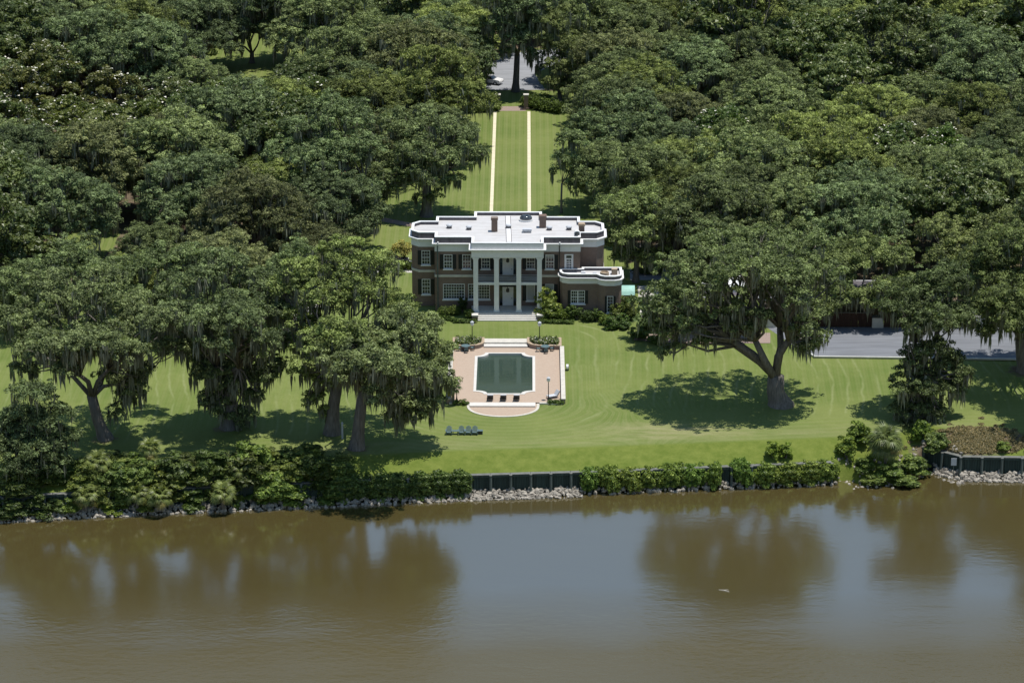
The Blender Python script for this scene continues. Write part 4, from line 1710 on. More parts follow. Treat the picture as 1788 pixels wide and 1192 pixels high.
SHRUB = {'ball': [shrub_mesh(11, 'ball'), shrub_mesh(12, 'ball')], 'vine': [shrub_mesh(21, 'vine'), shrub_mesh(22, 'vine'), shrub_mesh(23, 'vine')],
         'loose': [shrub_mesh(31), shrub_mesh(32), shrub_mesh(33), shrub_mesh(34)]}
qs = MB()
for k in range(5):
    a = k * 1.3
    qs.tube([(0, 0, -0.08), (0.12 * math.cos(a), 0.12 * math.sin(a), 0.25), (0.3 * math.cos(a), 0.3 * math.sin(a), 0.6)], [0.025, 0.02, 0.008], 5)
STEM = qs.mesh('stems', M_BARK)
SK = 0


def shrub(name, label, loc, w_, h, kind='loose', tint=(1, 1, 1), cat='shrub', group=None, d=None):
    global SK
    SK += 1
    rd = random.Random(SK * 7)
    t = thing(name, label, cat, loc, rd.uniform(0, 6.28) if kind != 'vine' else rd.uniform(-.3, .3), group)
    t.scale = (w_, d or w_, h)
    f = link('foliage', rd.choice(SHRUB[kind]), t)
    f.color = (*tint, 1)
    link('stems', STEM, t)
    return t


# vine mounds over the right bulkhead
vm = [(1030, 30), (1062, 36), (1098, 38), (1136, 38), (1175, 40), (1212, 38), (1244, 26), (1296, 36), (1330, 40), (1368, 40), (1406, 42), (1444, 40)]
vl = ['first vine mound right of the bare bulkhead', 'second vine mound from the bare bulkhead', 'third vine mound from the bare bulkhead', 'fourth vine mound from the bare bulkhead',
      'fifth vine mound from the bare bulkhead', 'vine mound two left of the lone post gap', 'narrow vine mound just left of the lone post gap', 'vine mound just right of the lone post gap',
      'second vine mound right of the lone post gap', 'third vine mound right of the lone post gap', 'vine mound one short of the palm thicket', 'last vine mound, against the palm thicket']
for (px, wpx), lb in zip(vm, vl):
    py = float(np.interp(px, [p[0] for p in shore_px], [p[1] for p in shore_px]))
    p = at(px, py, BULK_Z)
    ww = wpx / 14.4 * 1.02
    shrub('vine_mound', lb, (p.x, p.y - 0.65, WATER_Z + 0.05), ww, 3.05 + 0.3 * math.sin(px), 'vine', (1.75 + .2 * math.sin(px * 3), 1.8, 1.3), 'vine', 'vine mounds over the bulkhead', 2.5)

# left bank shrubs: px, py of foot, width m, height m, tint, label
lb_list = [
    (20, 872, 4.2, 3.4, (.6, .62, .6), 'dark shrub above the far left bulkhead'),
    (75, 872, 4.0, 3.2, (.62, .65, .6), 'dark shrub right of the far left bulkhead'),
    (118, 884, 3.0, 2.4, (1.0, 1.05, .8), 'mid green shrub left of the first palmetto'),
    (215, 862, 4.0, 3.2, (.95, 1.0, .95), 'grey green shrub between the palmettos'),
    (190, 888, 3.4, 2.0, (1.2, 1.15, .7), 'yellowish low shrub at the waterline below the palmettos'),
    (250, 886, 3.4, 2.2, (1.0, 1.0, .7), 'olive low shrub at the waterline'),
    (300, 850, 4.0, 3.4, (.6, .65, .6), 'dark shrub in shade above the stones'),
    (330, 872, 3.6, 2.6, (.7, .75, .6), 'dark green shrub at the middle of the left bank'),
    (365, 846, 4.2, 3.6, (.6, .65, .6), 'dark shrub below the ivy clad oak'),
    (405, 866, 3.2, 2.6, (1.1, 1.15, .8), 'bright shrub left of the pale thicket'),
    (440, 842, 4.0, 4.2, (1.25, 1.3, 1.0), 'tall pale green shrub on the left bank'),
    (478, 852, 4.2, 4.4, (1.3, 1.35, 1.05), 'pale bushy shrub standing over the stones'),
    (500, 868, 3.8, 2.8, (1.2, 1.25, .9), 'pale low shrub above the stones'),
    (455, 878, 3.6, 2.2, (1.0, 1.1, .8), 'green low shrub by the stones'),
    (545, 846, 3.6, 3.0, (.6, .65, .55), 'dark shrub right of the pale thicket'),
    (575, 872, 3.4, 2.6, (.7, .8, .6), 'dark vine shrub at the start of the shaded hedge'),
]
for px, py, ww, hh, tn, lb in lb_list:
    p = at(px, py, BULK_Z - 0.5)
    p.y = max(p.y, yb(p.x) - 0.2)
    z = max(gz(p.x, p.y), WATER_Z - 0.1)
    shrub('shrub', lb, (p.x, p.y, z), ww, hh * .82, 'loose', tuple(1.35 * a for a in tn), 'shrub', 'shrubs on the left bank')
rdl = random.Random(55)
for px in range(10, 600, 13):
    for row in range(2):
        py = float(np.interp(px, [p[0] for p in shore_px], [p[1] for p in shore_px]))
        p = at(px + rdl.uniform(-6, 6), py, BULK_Z)
        yy = p.y + (rdl.uniform(-.4, .9) if row == 0 else rdl.uniform(1.5, 4.6))
        if row == 0 and rdl.random() < .35:
            continue
        v_ = rdl.uniform(.6, 1.6)
        lm = 'under the dark low tree' if px < 120 else 'among the palmettos' if px < 290 else 'below the ivy clad oak' if px < 420 else 'by the pale thicket' if px < 520 else 'left of the shaded vine hedge'
        hu = 'dark' if v_ < .9 else 'pale' if v_ > 1.3 else 'mid green'
        shrub('shrub', f'{hu} shrub {"at the wall top" if row == 0 else "higher up the slope"} of the left bank, {lm}', (p.x, yy, max(gz(p.x, yy), WATER_Z + .9) - .1), rdl.uniform(2.2, 4.0), rdl.uniform(1.6, 2.9) if row == 0 else rdl.uniform(.8, 1.7), 'loose',
              (v_ * rdl.uniform(.9, 1.15), v_, v_ * rdl.uniform(.7, .95)), 'shrub', 'thicket on the left bank')
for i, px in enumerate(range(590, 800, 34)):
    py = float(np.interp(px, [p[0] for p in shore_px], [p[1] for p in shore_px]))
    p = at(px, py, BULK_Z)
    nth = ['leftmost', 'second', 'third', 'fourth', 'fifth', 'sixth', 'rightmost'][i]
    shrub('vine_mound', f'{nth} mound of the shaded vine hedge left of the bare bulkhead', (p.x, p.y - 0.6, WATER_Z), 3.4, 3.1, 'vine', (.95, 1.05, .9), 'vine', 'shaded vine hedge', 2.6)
rb_list = [
    (1478, 800, 3.0, 3.2, (1.3, 1.3, .8), 'pale yellow green shrub left of the big palm'),
    (1500, 772, 3.0, 3.0, (1.1, 1.15, .7), 'leafy shrub behind the big palm'),
    (1508, 822, 2.8, 2.0, (.9, .95, .7), 'shrub at the foot of the big palm'),
    (1555, 838, 3.8, 2.6, (1.1, 1.15, .95), 'grey green shrub below the big palm'),
    (1595, 828, 3.8, 2.8, (1.15, 1.15, 1.0), 'pale shrub right of the big palm'),
    (1630, 820, 3.2, 2.6, (1.0, 1.0, 1.0), 'greyish shrub in the corner of the right bulkhead'),
    (1575, 856, 3.6, 1.6, (1.0, 1.0, .9), 'low shrub at the waterline of the natural shore'),
    (1530, 850, 3.2, 1.5, (1.1, 1.05, .85), 'low olive shrub among scattered stones'),
    (1640, 846, 2.4, 1.2, (1.2, 1.3, .6), 'bright low weeds beside the right riprap'),
    (1350, 800, 2.2, 2.4, (1.5, 1.5, .8), 'pale leafy sapling rising behind the vine mounds'),
    (1372, 800, 2.0, 2.2, (1.4, 1.45, .8), 'second pale sapling behind the vine mounds'),
    (1610, 765, 2.4, 2.8, (1.1, 1.2, .7), 'small shrub at the edge of the ivy clad tree shade'),
    (1750, 786, 2.0, 1.2, (1.2, 1.2, .9), 'weedy tuft on the bare right bank'),
]
for px, py, ww, hh, tn, lb in rb_list:
    p = gp(px, py)
    shrub('shrub', lb, (p.x, p.y, max(gz(p.x, p.y), WATER_Z - 0.1)), ww * .85, hh * .75, 'loose', tuple(1.35 * a for a in tn), 'shrub', 'shrubs on the right bank')

# planting round the house (measured on the enlarged front)
hp = lambda a, b: at(690 + a / 4.257, 340 + b / 4.257, 0)
for a, b, ww, hh, k, tn, lb in [
    (365, 893, 1.6, 1.15, 'ball', (1.0, 1.05, .7), 'clipped round bush at the left end of the front bed'),
    (442, 890, 1.6, 1.2, 'ball', (1.1, 1.1, .7), 'clipped round bush in the middle of the left bed'),
    (550, 912, 1.3, 1.2, 'ball', (.9, 1.0, .7), 'clipped round bush left of the porch steps'),
    (500, 880, 1.3, 1.9, 'loose', (.5, .55, .5), 'dark upright shrub beside the porch'),
    (1130, 900, 3.2, 3.0, 'loose', (1.9, 1.75, 1.3), 'big pale flowering bush right of the porch'),
    (1222, 925, 1.8, 1.5, 'ball', (1.25, 1.3, .7), 'bright round bush right of the porch steps'),
    (1120, 925, 1.5, 1.1, 'ball', (.9, 1.0, .7), 'low round bush below the flowering bush'),
    (1290, 915, 1.6, 1.5, 'loose', (1.0, 1.1, .8), 'shrub under the annex double window'),
    (1352, 925, 1.7, 1.5, 'loose', (.9, 1.0, .8), 'dark shrub below the annex shutters'),
    (1432, 935, 1.9, 1.4, 'ball', (.6, .7, .6), 'dark round shrub at the annex corner'),
    (1500, 940, 1.6, 1.4, 'loose', (1.0, 1.1, .8), 'loose shrub below the annex bump'),
    (1565, 962, 1.7, 1.3, 'ball', (1.2, 1.25, .7), 'bright round bush under the narrow window'),
    (1640, 930, 1.9, 1.8, 'loose', (1.3, 1.2, 1.0), 'pale rose bush at the annex end'),
    (1700, 900, 2.0, 2.4, 'loose', (1.0, 1.0, .8), 'tall shrub before the green canopy'),
    (1600, 1000, 1.9, 1.5, 'loose', (.9, 1.1, .9), 'shrub on the shaded path right of the lawn'),
]:
    p = hp(a, b)
    shrub('flowering_bush' if 'big pale' in lb else 'bush', lb, (p.x, p.y, 0), ww, hh, k, tn, 'bush', 'bushes along the house front')


for px, py, ww, hh, tn, lb in ((1088, 572, 2.0, 1.5, (.8, 1.0, .8), 'dark shrub at the annex corner by the brick path'), (1112, 592, 2.2, 1.3, (.9, 1.05, .8), 'low shrub at the left end of the brick path'),
                               (1132, 574, 2.2, 1.8, (.7, .9, .8), 'bluish shrub between the drive and the brick path'), (1100, 558, 2.0, 1.9, (1.1, 1.0, .8), 'rose shrub behind the annex corner shrub'),
                               (1145, 598, 1.8, 1.0, (.9, 1.1, .8), 'low shrub before the small pale stemmed tree'), (1200, 576, 2.0, 1.2, (.7, .8, .7), 'dark shrub behind the brick path')):
    p = at(px, py)
    shrub('bush', lb, (p.x, p.y, 0), ww, hh, 'loose', tn, 'bush', 'bushes round the brick path')


def hedge(pts, wd, hh, label, tint=(0.9, 1, .75), seed=1, cat='hedge', z=0.0):
    rg = np.random.default_rng(seed)
    t = thing('hedge', label, cat, (0, 0, 0), 0, 'clipped hedges')
    lob = []
    for a, b in zip(pts[:-1], pts[1:]):
        a, b = Vector(a[:2]), Vector(b[:2])
        n = max(1, int((b - a).length / (wd * 0.5)))
        for k in range(n + 1):
            p = a.lerp(b, k / n)
            lob.append((p.x, p.y, z + hh * 0.5, wd * 0.5, wd * 0.5, hh * 0.5))
    v, tt = clump_leaves(rg, lob, 1.3, 0.11, 0.14, 14, -0.9, 0.4)
    f = link('foliage', np_mesh('foliage', v, 3, M_SHRUB, tt), t)
    f.color = (*tint, 1)
    q = MB()
    for l in lob[::2]:
        q.tube([(l[0], l[1], z - 0.05), (l[0], l[1], z + hh * 0.7)], [0.05, 0.02], 5)
    q.build('stems', M_BARK, t)


hedge([hp(322, 850), hp(490, 848)], 0.8, 0.9, 'clipped hedge against the wall left of the porch', seed=3)
hedge([hp(330, 925), hp(420, 935), hp(450, 950), hp(585, 950)], 0.7, 0.5, 'low curved border hedge left of the porch steps', seed=4)
hedge([hp(1080, 952), hp(1310, 958)], 0.7, 0.5, 'low border hedge right of the porch steps', seed=5)
hedge([at(922, 187), at(975, 197)], 2.6, 2.0, 'hedge right of the avenue gate pillars', (1.1, 1.15, .8), 6)
hedge([at(930, 180), at(950, 182)], 2.2, 1.8, 'small hedge behind the right avenue hedge', (1.0, 1.1, .8), 16)
hedge([at(822, 195), at(862, 193)], 2.6, 2.0, 'hedge left of the avenue gate pillars', (1.1, 1.15, .8), 7)
hedge([at(961, 705, -.6), at(980, 705, -.6)], 0.8, 0.55, 'low hedge at the right front corner of the terrace', seed=8, z=-0.6)
hedge([at(797, 706, -.6), at(812, 706, -.6)], 0.8, 0.6, 'low hedge at the left front corner of the terrace', seed=9, z=-0.6)
hedge([at(1190, 572), at(1330, 572)], 1.2, 1.2, 'dark hedge before the outbuilding', (.6, .7, .6), 10)
hedge([at(700, 470), at(722, 470)], 1.5, 1.2, 'bush row left of the house wing', (1.1, 1.1, .7), 13)
hedge([at(1110, 478), at(1150, 478)], 1.2, 0.9, 'low hedge by the drive behind the annex', (.8, .9, .7), 14)


# palms and palmettos: every frond is a part
def frond_mesh(seed):
    rg = random.Random(seed)
    q = MB()
    n = 15
    # fan leaf: stalk then blades
    q.tube([(0, 0, 0), (0.28, 0, 0.09), (0.5, 0, 0.11)], [0.02, 0.017, 0.014], 4)
    for k in range(n):
        a = (k / (n - 1) - 0.5) * 2.5
        L = 0.62 * (1 - 0.18 * abs(a)) * rg.uniform(.9, 1.05)
        dx, dy = math.cos(a), math.sin(a)
        px_, py_ = -dy * 0.033, dx * 0.033
        m = (0.5 + dx * L * 0.55, dy * L * 0.55, 0.11 - 0.02)
        e = (0.5 + dx * L, dy * L, 0.11 - 0.20 * rg.uniform(.7, 1.3) - 0.1)
        q.add([(0.5, 0, 0.11), (m[0] + px_, m[1] + py_, m[2]), e, (m[0] - px_, m[1] - py_, m[2])], [(0, 1, 2, 3)])
    me = q.mesh('frond', M_PALM)
    a = me.attributes.new('tint', 'FLOAT', 'FACE')
    a.data.foreach_set('value', [rg.uniform(.2, 1) for _ in me.polygons])
    return me


FROND = [frond_mesh(k) for k in range(4)]


def palm(label, loc, trunk_h, fl, nf, seed, tint=(1, 1, 1), name='palmetto', group=None):
    rd = random.Random(seed)
    t = thing(name, label, 'palm', loc, 0, group)
    q = MB()
    q.tube([(0, 0, -0.4), (0.03, 0, trunk_h * 0.5), (0, 0, trunk_h)], [0.22, 0.17, 0.2], 8)
    q.build('trunk', M_BARK, t)
    for k in range(nf):
        f = link('frond', FROND[k % 4], t)
        el = 75 - 115 * (k / nf) ** 0.8 + rd.uniform(-8, 8)
        f.rotation_euler = (rd.uniform(-.4, .4), -R(el), k * 2.39996 + rd.uniform(-.2, .2))
        f.location = (0, 0, trunk_h)
        s = fl * rd.uniform(.85, 1.1)
        f.scale = (s, s, s)
        c = rd.uniform(.8, 1.2)
        dead = k > nf * 0.82
        f.color = ((1.5, 1.1, .7, 1) if dead and rd.random() < .6 else (tint[0] * c, tint[1] * c, tint[2] * c, 1))
    return t


pal = [(148, 872, 1.6, 1.9, 26, 'palmetto with drooping pale fronds, leftmost on the bank'), (172, 852, 2.0, 1.9, 24, 'palmetto behind the leftmost palmetto'),
       (238, 868, 1.5, 1.8, 24, 'palmetto right of the grey green shrub'), (278, 872, 1.4, 1.8, 24, 'palmetto above the stones left of the dark shrub'),
       (262, 838, 2.2, 1.8, 24, 'tall palmetto at the top of the left bank'), (388, 868, 1.5, 1.8, 24, 'palmetto left of the bright shrub'),
       (420, 852, 1.7, 1.7, 22, 'palmetto half hidden in the pale thicket')]
for i, (px, py, th, fl, nf, lb) in enumerate(pal):
    p = at(px, py, BULK_Z - 0.4)
    palm(lb, (p.x, p.y + .5, max(gz(p.x, p.y + .5), WATER_Z + .9)), th, fl * 0.95, nf + 4, 100 + i, (1.35, 1.35, .95), 'palmetto', 'palmettos on the left bank')
p = gp(1545, 818)
palm('big round headed palmetto on the right bank', (p.x, p.y, gz(p.x, p.y)), 3.5, 2.5, 46, 140, (.95, 1.0, .75))
for i, (px, py, lb) in enumerate(((783, 698, 'small palm at the left front corner of the terrace'), (791, 703, 'second small palm beside the corner lamp post'))):
    p = at(px, py, TZ)
    palm(lb, (p.x, p.y, gz(p.x, p.y)), 2.3, 1.3, 22, 150 + i, (.75, .85, .7), 'garden_palm', 'palms by the terrace')
p = at(1110, 575, 0)
palm('bluish palm in the shade right of the annex', (p.x + 3, p.y, 0), 3.5, 1.9, 24, 160, (.9, 1.05, .9), 'garden_palm')

# ------------------------------------------------------------------ trees
def crown_parts(t, lobes, seed, rad0, fork, leaf_m=M_OAK, tint=(1, 1, 1), dens=1.0, moss=1.0, leaf=0.18, clump=0.58, long=1.0, base=(0, 0, 0), cache=None):
    rg = np.random.default_rng(seed)
    rd = random.Random(seed)
    v, tt = clump_leaves(rg, lobes, dens, leaf, clump)
    me_c = np_mesh('crown', v, 3, leaf_m, tt)
    me_t = limbs(rd, base, fork, lobes, rad0).mesh('trunk', M_BARK, True)
    me_m = None
    if moss > 0:
        mv, mt = moss_strips(rg, lobes, moss, long)
        me_m = np_mesh('moss', mv, 5, M_MOSS, mt)
    return me_t, me_c, me_m


def attach(t, meshes, tint):
    me_t, me_c, me_m = meshes
    link('trunk', me_t, t)
    c = link('crown', me_c, t)
    c.color = (*tint, 1)
    if me_m:
        link('spanish_moss', me_m, t)['kind'] = 'stuff'


def photo_tree(label, base, lobes_px, r0, fork_px, seed, tint=(1, 1, 1), moss=1.0, dens=0.88, sq=0.74, name='live_oak', group=None, flat=1.12, long=1.0, drape=0.22):
    """a tree whose lobes are laid out from the photograph, on their own depths round the trunk"""
    b = gp(*base)
    s = proj(b)[2]
    lobes = []
    rd = random.Random(seed)
    for l in lobes_px:
        px, py, r = l[:3]
        dy = l[3] if len(l) > 3 else 0.0
        p = aty(px, py, b.y + dy)
        rr = r / s * flat
        if r < 16:
            lobes.append((p.x - b.x, dy, p.z - b.z, rr, rr * 1.08, rr * sq))
            continue
        a0 = rd.uniform(0, 6.28)
        for k in range(4):
            a = a0 + k * 1.571 + rd.uniform(-.4, .4)
            o_ = rr * rd.uniform(.42, .58)
            k_ = rd.uniform(.42, .6)
            lobes.append((p.x - b.x + o_ * math.cos(a), dy + o_ * math.sin(a), p.z - b.z + rr * rd.uniform(-.28, .3), rr * k_, rr * k_ * 1.05, rr * k_ * rd.uniform(.65, .9)))
    zb = min(l[2] for l in lobes)
    for l in list(lobes):
        if rd.random() < drape:
            a = rd.uniform(0, 6.28)
            k = rd.uniform(.32, .5)
            lobes.append((l[0] + l[3] * .6 * math.cos(a), l[1] + l[4] * .7 * math.sin(a), l[2] - l[5] * rd.uniform(.7, 1.25), l[3] * k, l[4] * k, l[5] * k * 1.5))
    f = aty(fork_px[0], fork_px[1], b.y)
    t = thing(name, label, 'tree', (b.x, b.y, b.z), 0, group)
    attach(t, crown_parts(t, lobes, seed, r0, (f.x - b.x, 0, f.z - b.z), tint=tint, moss=moss, dens=dens, long=long), tint)
    return t


G_FRONT = 'big oaks on the front lawn'
photo_tree('moss hung oak with a leaning forked trunk, leftmost on the lawn', (184, 766), [
    (60, 560, 45, 3), (110, 525, 50, 6), (170, 520, 45, 0), (225, 530, 45, 5), (280, 562, 42, -3), (130, 590, 45, -6), (190, 585, 42, -4), (245, 605, 38, -3),
    (305, 605, 24, 0), (212, 655, 36, 2), (50, 610, 35, 0), (222, 695, 20, 2), (20, 560, 40, 5), (90, 480, 45, 9), (190, 480, 40, 9), (330, 580, 22, 4), (150, 610, 40, -9), (80, 600, 36, -8), (220, 615, 32, -8), (110, 640, 22, -9), (218, 642, 28, 1), (232, 682, 22, 0), (205, 716, 15, 1), (250, 650, 22, -2), (40, 640, 24, 1), (120, 620, 26, 2)], 0.74, (160, 690), 201, (1, 1, 1), 1.3, dens=.72, group=G_FRONT)
photo_tree('tall ivy clad oak with drooping moss, second from left on the lawn', (400, 747), [
    (395, 458, 38, 3), (350, 490, 42, 0), (440, 490, 42, 4), (318, 540, 40, -3), (400, 535, 52, -4), (470, 540, 38, 2), (355, 595, 40, 2), (440, 595, 40, -2),
    (408, 655, 42, 0), (385, 700, 24, 0), (452, 640, 24, 0), (505, 590, 28, 3), (300, 500, 34, 6), (405, 720, 20, 0), (380, 590, 40, -8), (430, 560, 36, -9), (350, 560, 34, -8), (465, 585, 26, -7), (360, 650, 26, -3), (445, 690, 20, -1), (368, 690, 20, 0), (462, 655, 22, 0), (428, 722, 18, 0), (348, 625, 24, 1), (482, 630, 18, 1), (390, 640, 30, 1)], 0.85, (400, 660), 202, (.86, .9, .9), 1.6, dens=.72, group=G_FRONT)
photo_tree('oak with bright yellow green top, third from left on the lawn', (580, 757), [
    (600, 445, 42, 6), (540, 465, 42, 5), (655, 465, 42, 6), (560, 515, 42, 1), (630, 510, 45, 2), (690, 530, 34, 4), (715, 560, 24, 3), (530, 560, 32, 2), (585, 600, 42, 0),
    (540, 615, 28, -1), (570, 665, 26, 0), (500, 500, 30, 4), (480, 540, 26, 4), (600, 580, 36, -8), (560, 590, 32, -8), (535, 650, 24, 0), (553, 690, 18, 0), (566, 715, 10, 0), (600, 640, 24, 1)], 0.8, (590, 660), 203, (1.18, 1.2, .9), 1.2, dens=.72, group=G_FRONT)
photo_tree('moss draped oak leaning left of the pool, nearest the river', (623, 783), [
    (600, 605, 40, -3), (660, 595, 46, 1), (720, 595, 42, 2), (690, 555, 36, 4), (740, 640, 40, 1), (660, 645, 42, -3), (700, 690, 34, -1), (768, 665, 28, 0), (722, 715, 28, 0),
    (615, 650, 30, -4), (692, 725, 22, 0), (750, 695, 24, 0), (640, 640, 40, -9), (690, 640, 42, -10), (735, 650, 34, -8), (600, 640, 30, -8), (660, 680, 26, -9), (700, 705, 26, 0), (735, 690, 26, 1), (668, 672, 22, 0), (765, 610, 26, 3), (745, 560, 26, 5)], 0.75, (634, 680), 204, (1.08, 1.07, 1.04), 1.8, dens=.72, group=G_FRONT)
photo_tree('dark low bushy tree at the far left of the bank', (60, 835), [
    (60, 690, 36, 0), (30, 730, 38, 2), (92, 728, 36, 0), (60, 765, 42, -1), (112, 765, 26, 0), (15, 780, 32, 0), (90, 800, 30, -1), (40, 810, 34, -2), (-30, 750, 40, 0)],
    0.35, (58, 790), 205, (.72, .78, .78), 0.5, name='holm_tree')
photo_tree('wide spreading oak with forked trunk right of the house lawn', (1362, 707), [
    (1195, 470, 50, 3), (1255, 430, 58, 6), (1330, 412, 54, 9), (1395, 430, 52, 7), (1440, 478, 44, 4), (1172, 525, 40, 0), (1240, 495, 50, -4), (1310, 470, 52, -5), (1372, 485, 46, -4),
    (1408, 552, 38, -3), (1424, 585, 24, -2), (1160, 575, 22, 0), (1225, 560, 24, -2), (1400, 600, 20, -2), (1275, 540, 26, -4), (1160, 612, 10, 0), (1185, 600, 12, 0), (1150, 545, 22, 0), (1200, 530, 30, 4), (1230, 588, 18, -2), (1290, 570, 24, -4), (1325, 552, 22, -5), (1200, 562, 26, -3), (1390, 520, 30, -6), (1300, 440, 42, 0), (1362, 455, 40, 0), (1250, 475, 40, 0), (1330, 505, 34, 0), (1380, 470, 30, -3)],
    1.2, (1355, 655), 206, (.95, .98, .92), 1.1, dens=.56, group=G_FRONT)
photo_tree('dark ivy smothered tree drooping over the right lawn', (1605, 726), [
    (1600, 500, 46, 4), (1650, 480, 44, 6), (1562, 540, 28, 1), (1620, 555, 46, 0), (1662, 540, 38, 3), (1612, 615, 36, 0), (1652, 625, 26, 1), (1600, 665, 40, -2), (1648, 675, 36, 0),
    (1590, 705, 30, -1), (1680, 650, 18, 0), (1625, 715, 28, -1)], 0.7, (1610, 660), 207, (.58, .62, .56), 1.3, group=G_FRONT)
photo_tree('oak at the right edge over the parking court', (1790, 648), [
    (1740, 440, 42, 4), (1790, 420, 46, 4), (1762, 500, 42, 0), (1722, 530, 32, 1), (1772, 555, 36, -2), (1724, 575, 26, 0), (1815, 500, 50, 0), (1840, 450, 50, 3), (1700, 470, 34, 4), (1850, 560, 40, 0), (1765, 540, 36, -9), (1810, 520, 40, -10), (1740, 520, 34, -8), (1790, 570, 34, -13), (1830, 560, 38, -14)],
    0.85, (1782, 590), 208, (.86, .88, .72), 1.0, group=G_FRONT)
photo_tree('oak beyond the right edge shading the lower right lawn', (1890, 735), [
    (1860, 480, 46, 0), (1910, 450, 50, 4), (1850, 540, 44, -3), (1900, 560, 46, -6), (1845, 590, 34, 0), (1950, 520, 50, 0), (1830, 520, 30, 5)], 0.8, (1888, 650), 237, (.9, .92, .85), 1.0, group=G_FRONT)
photo_tree('oak drooping moss over the lawn behind the left wing', (745, 377), [
    (700, 215, 38, 4), (760, 210, 36, 5), (808, 238, 30, 3), (834, 272, 20, 1), (720, 258, 40, -1), (778, 268, 36, 0), (672, 290, 38, 0), (732, 305, 32, -2), (785, 308, 20, 0), (650, 328, 26, 0), (757, 340, 13, 0), (735, 345, 12, 0)],
    0.75, (745, 320), 209, (.98, 1, .98), 1.7)
photo_tree('tall dark oak left of the lawn behind the left wing', (640, 405), [
    (540, 215, 46, 4), (600, 200, 46, 5), (500, 268, 42, 2), (560, 275, 46, -2), (620, 265, 42, -1), (540, 335, 42, -3), (600, 335, 36, -1), (640, 325, 26, 0), (490, 330, 36, 0), (645, 372, 16, 0), (560, 375, 26, 0)],
    0.9, (630, 350), 210, (.98, 1.05, 1.08), 1.5)
photo_tree('lone oak trailing moss at the far end of the avenue', (900, 160), [
    (905, 15, 40, -3), (870, 40, 24, -4), (938, 40, 30, -3), (905, 62, 26, -5), (932, 94, 17, -4), (884, 88, 11, -4), (944, 116, 9, -4), (880, -20, 36, -2), (935, -20, 36, -2)],
    0.55, (903, 95), 211, (.85, .92, .95), 2.2)
photo_tree('oak left of the road end framing the lone oak', (836, 172), [
    (830, 108, 24, 0), (808, 80, 30, 2), (846, 80, 18, 1), (848, 128, 13, -1), (800, 128, 26, 0), (834, 150, 13, -1), (822, 50, 30, 3)], 0.4, (834, 140), 238, (1.1, 1.1, .85), 1.2)
photo_tree('oak right of the road end framing the lone oak', (978, 180), [
    (988, 110, 28, 0), (966, 142, 17, -1), (1002, 80, 34, 2), (975, 66, 24, 2), (964, 112, 13, 0), (995, 150, 22, -1), (970, 30, 26, 3)], 0.4, (978, 150), 239, (.95, .92, .75), 1.2)
photo_tree('many stemmed oak standing in the small far left clearing', (440, 110), [
    (395, 28, 38, 0), (450, 10, 44, -2), (420, 52, 22, -2), (372, 56, 26, 0), (450, -25, 45, 0), (460, 50, 16, -2)], 0.42, (440, 92), 212, (.72, .78, .75), 1.7)
photo_tree('small slender tree on the right edge of the avenue lawn', (980, 372), [
    (1000, 240, 26, 2), (985, 275, 20, 0), (1020, 285, 26, 1), (975, 300, 12, 0)], 0.16, (981, 320), 213, (.95, 1, .95), 1.0, name='slender_tree')
photo_tree('bright oak beside the right wing of the house', (1110, 492), [
    (1075, 370, 34, 1), (1120, 350, 40, 3), (1065, 410, 22, -1), (1110, 405, 36, -2), (1150, 400, 36, 2), (1095, 445, 24, -1), (1050, 395, 14, 0), (1140, 450, 26, 0)], 0.4, (1112, 450), 214, (1.1, 1.12, .95), 1.0)
photo_tree('slim leaning oak at the right of the small far left clearing', (479, 100), [(505, 25, 36, -1), (480, 45, 24, -1), (520, 55, 26, 0), (490, 5, 34, 0)], 0.22, (482, 70), 236, (.8, .85, .8), 1.5)
photo_tree('small pale stemmed tree at the near end of the brick path', (1160, 602), [
    (1148, 545, 24, 0), (1176, 535, 26, 1), (1130, 556, 17, -1), (1192, 560, 18, 0), (1122, 532, 20, 2), (1160, 570, 14, -2)], 0.14, (1160, 578), 240, (.75, .85, .72), 0.5, name='garden_tree')
for k, (px, py, tp, lb) in enumerate(((1215, 588, 530, 'crape myrtle by the brick path, nearest the annex'), (1252, 590, 525, 'crape myrtle in the middle of the brick path'), (1300, 590, 528, 'crape myrtle under the spreading oak'))):
    photo_tree(lb, (px, py), [(px - 14, tp + 8, 16, 0), (px + 14, tp + 6, 16, 0.6), (px, tp - 4, 15, -0.4)], 0.09, (px, py - 22), 220 + k, (1.0, 1.0, .8), 0.0, name='crape_myrtle', group='crape myrtles')
photo_tree('flowering small tree by the left wing with reddish tips', (708, 458), [(705, 432, 14, 0), (716, 440, 12, .5), (694, 442, 12, -.5)], 0.1, (707, 448), 225, (1.7, 1.25, .8), 0.0, name='garden_tree')

photo_tree('oak standing just behind the brown fence, left of the white pier', (1507, 566), [
    (1475, 468, 34, 2), (1525, 452, 38, 4), (1500, 425, 36, 6), (1562, 440, 34, 5), (1465, 505, 22, 0), (1540, 500, 28, -2), (1500, 515, 22, -2), (1590, 490, 28, 2), (1450, 450, 30, 4), (1478, 522, 22, -2), (1556, 512, 26, -2), (1525, 530, 18, -3), (1448, 530, 20, -2), (1585, 528, 22, -1), (1420, 500, 26, 1)],
    0.3, (1506, 525), 231, (1.05, 1.05, .88), 1.0)
photo_tree('oak behind the fence with its crown between the ivy clad tree and the right edge', (1690, 560), [
    (1650, 440, 38, 3), (1700, 420, 40, 5), (1745, 400, 40, 7), (1690, 470, 34, 0), (1655, 500, 28, -1), (1720, 500, 30, 0), (1640, 395, 36, 7)], 0.4, (1690, 520), 232, (1.05, 1.0, .85), 1.0)
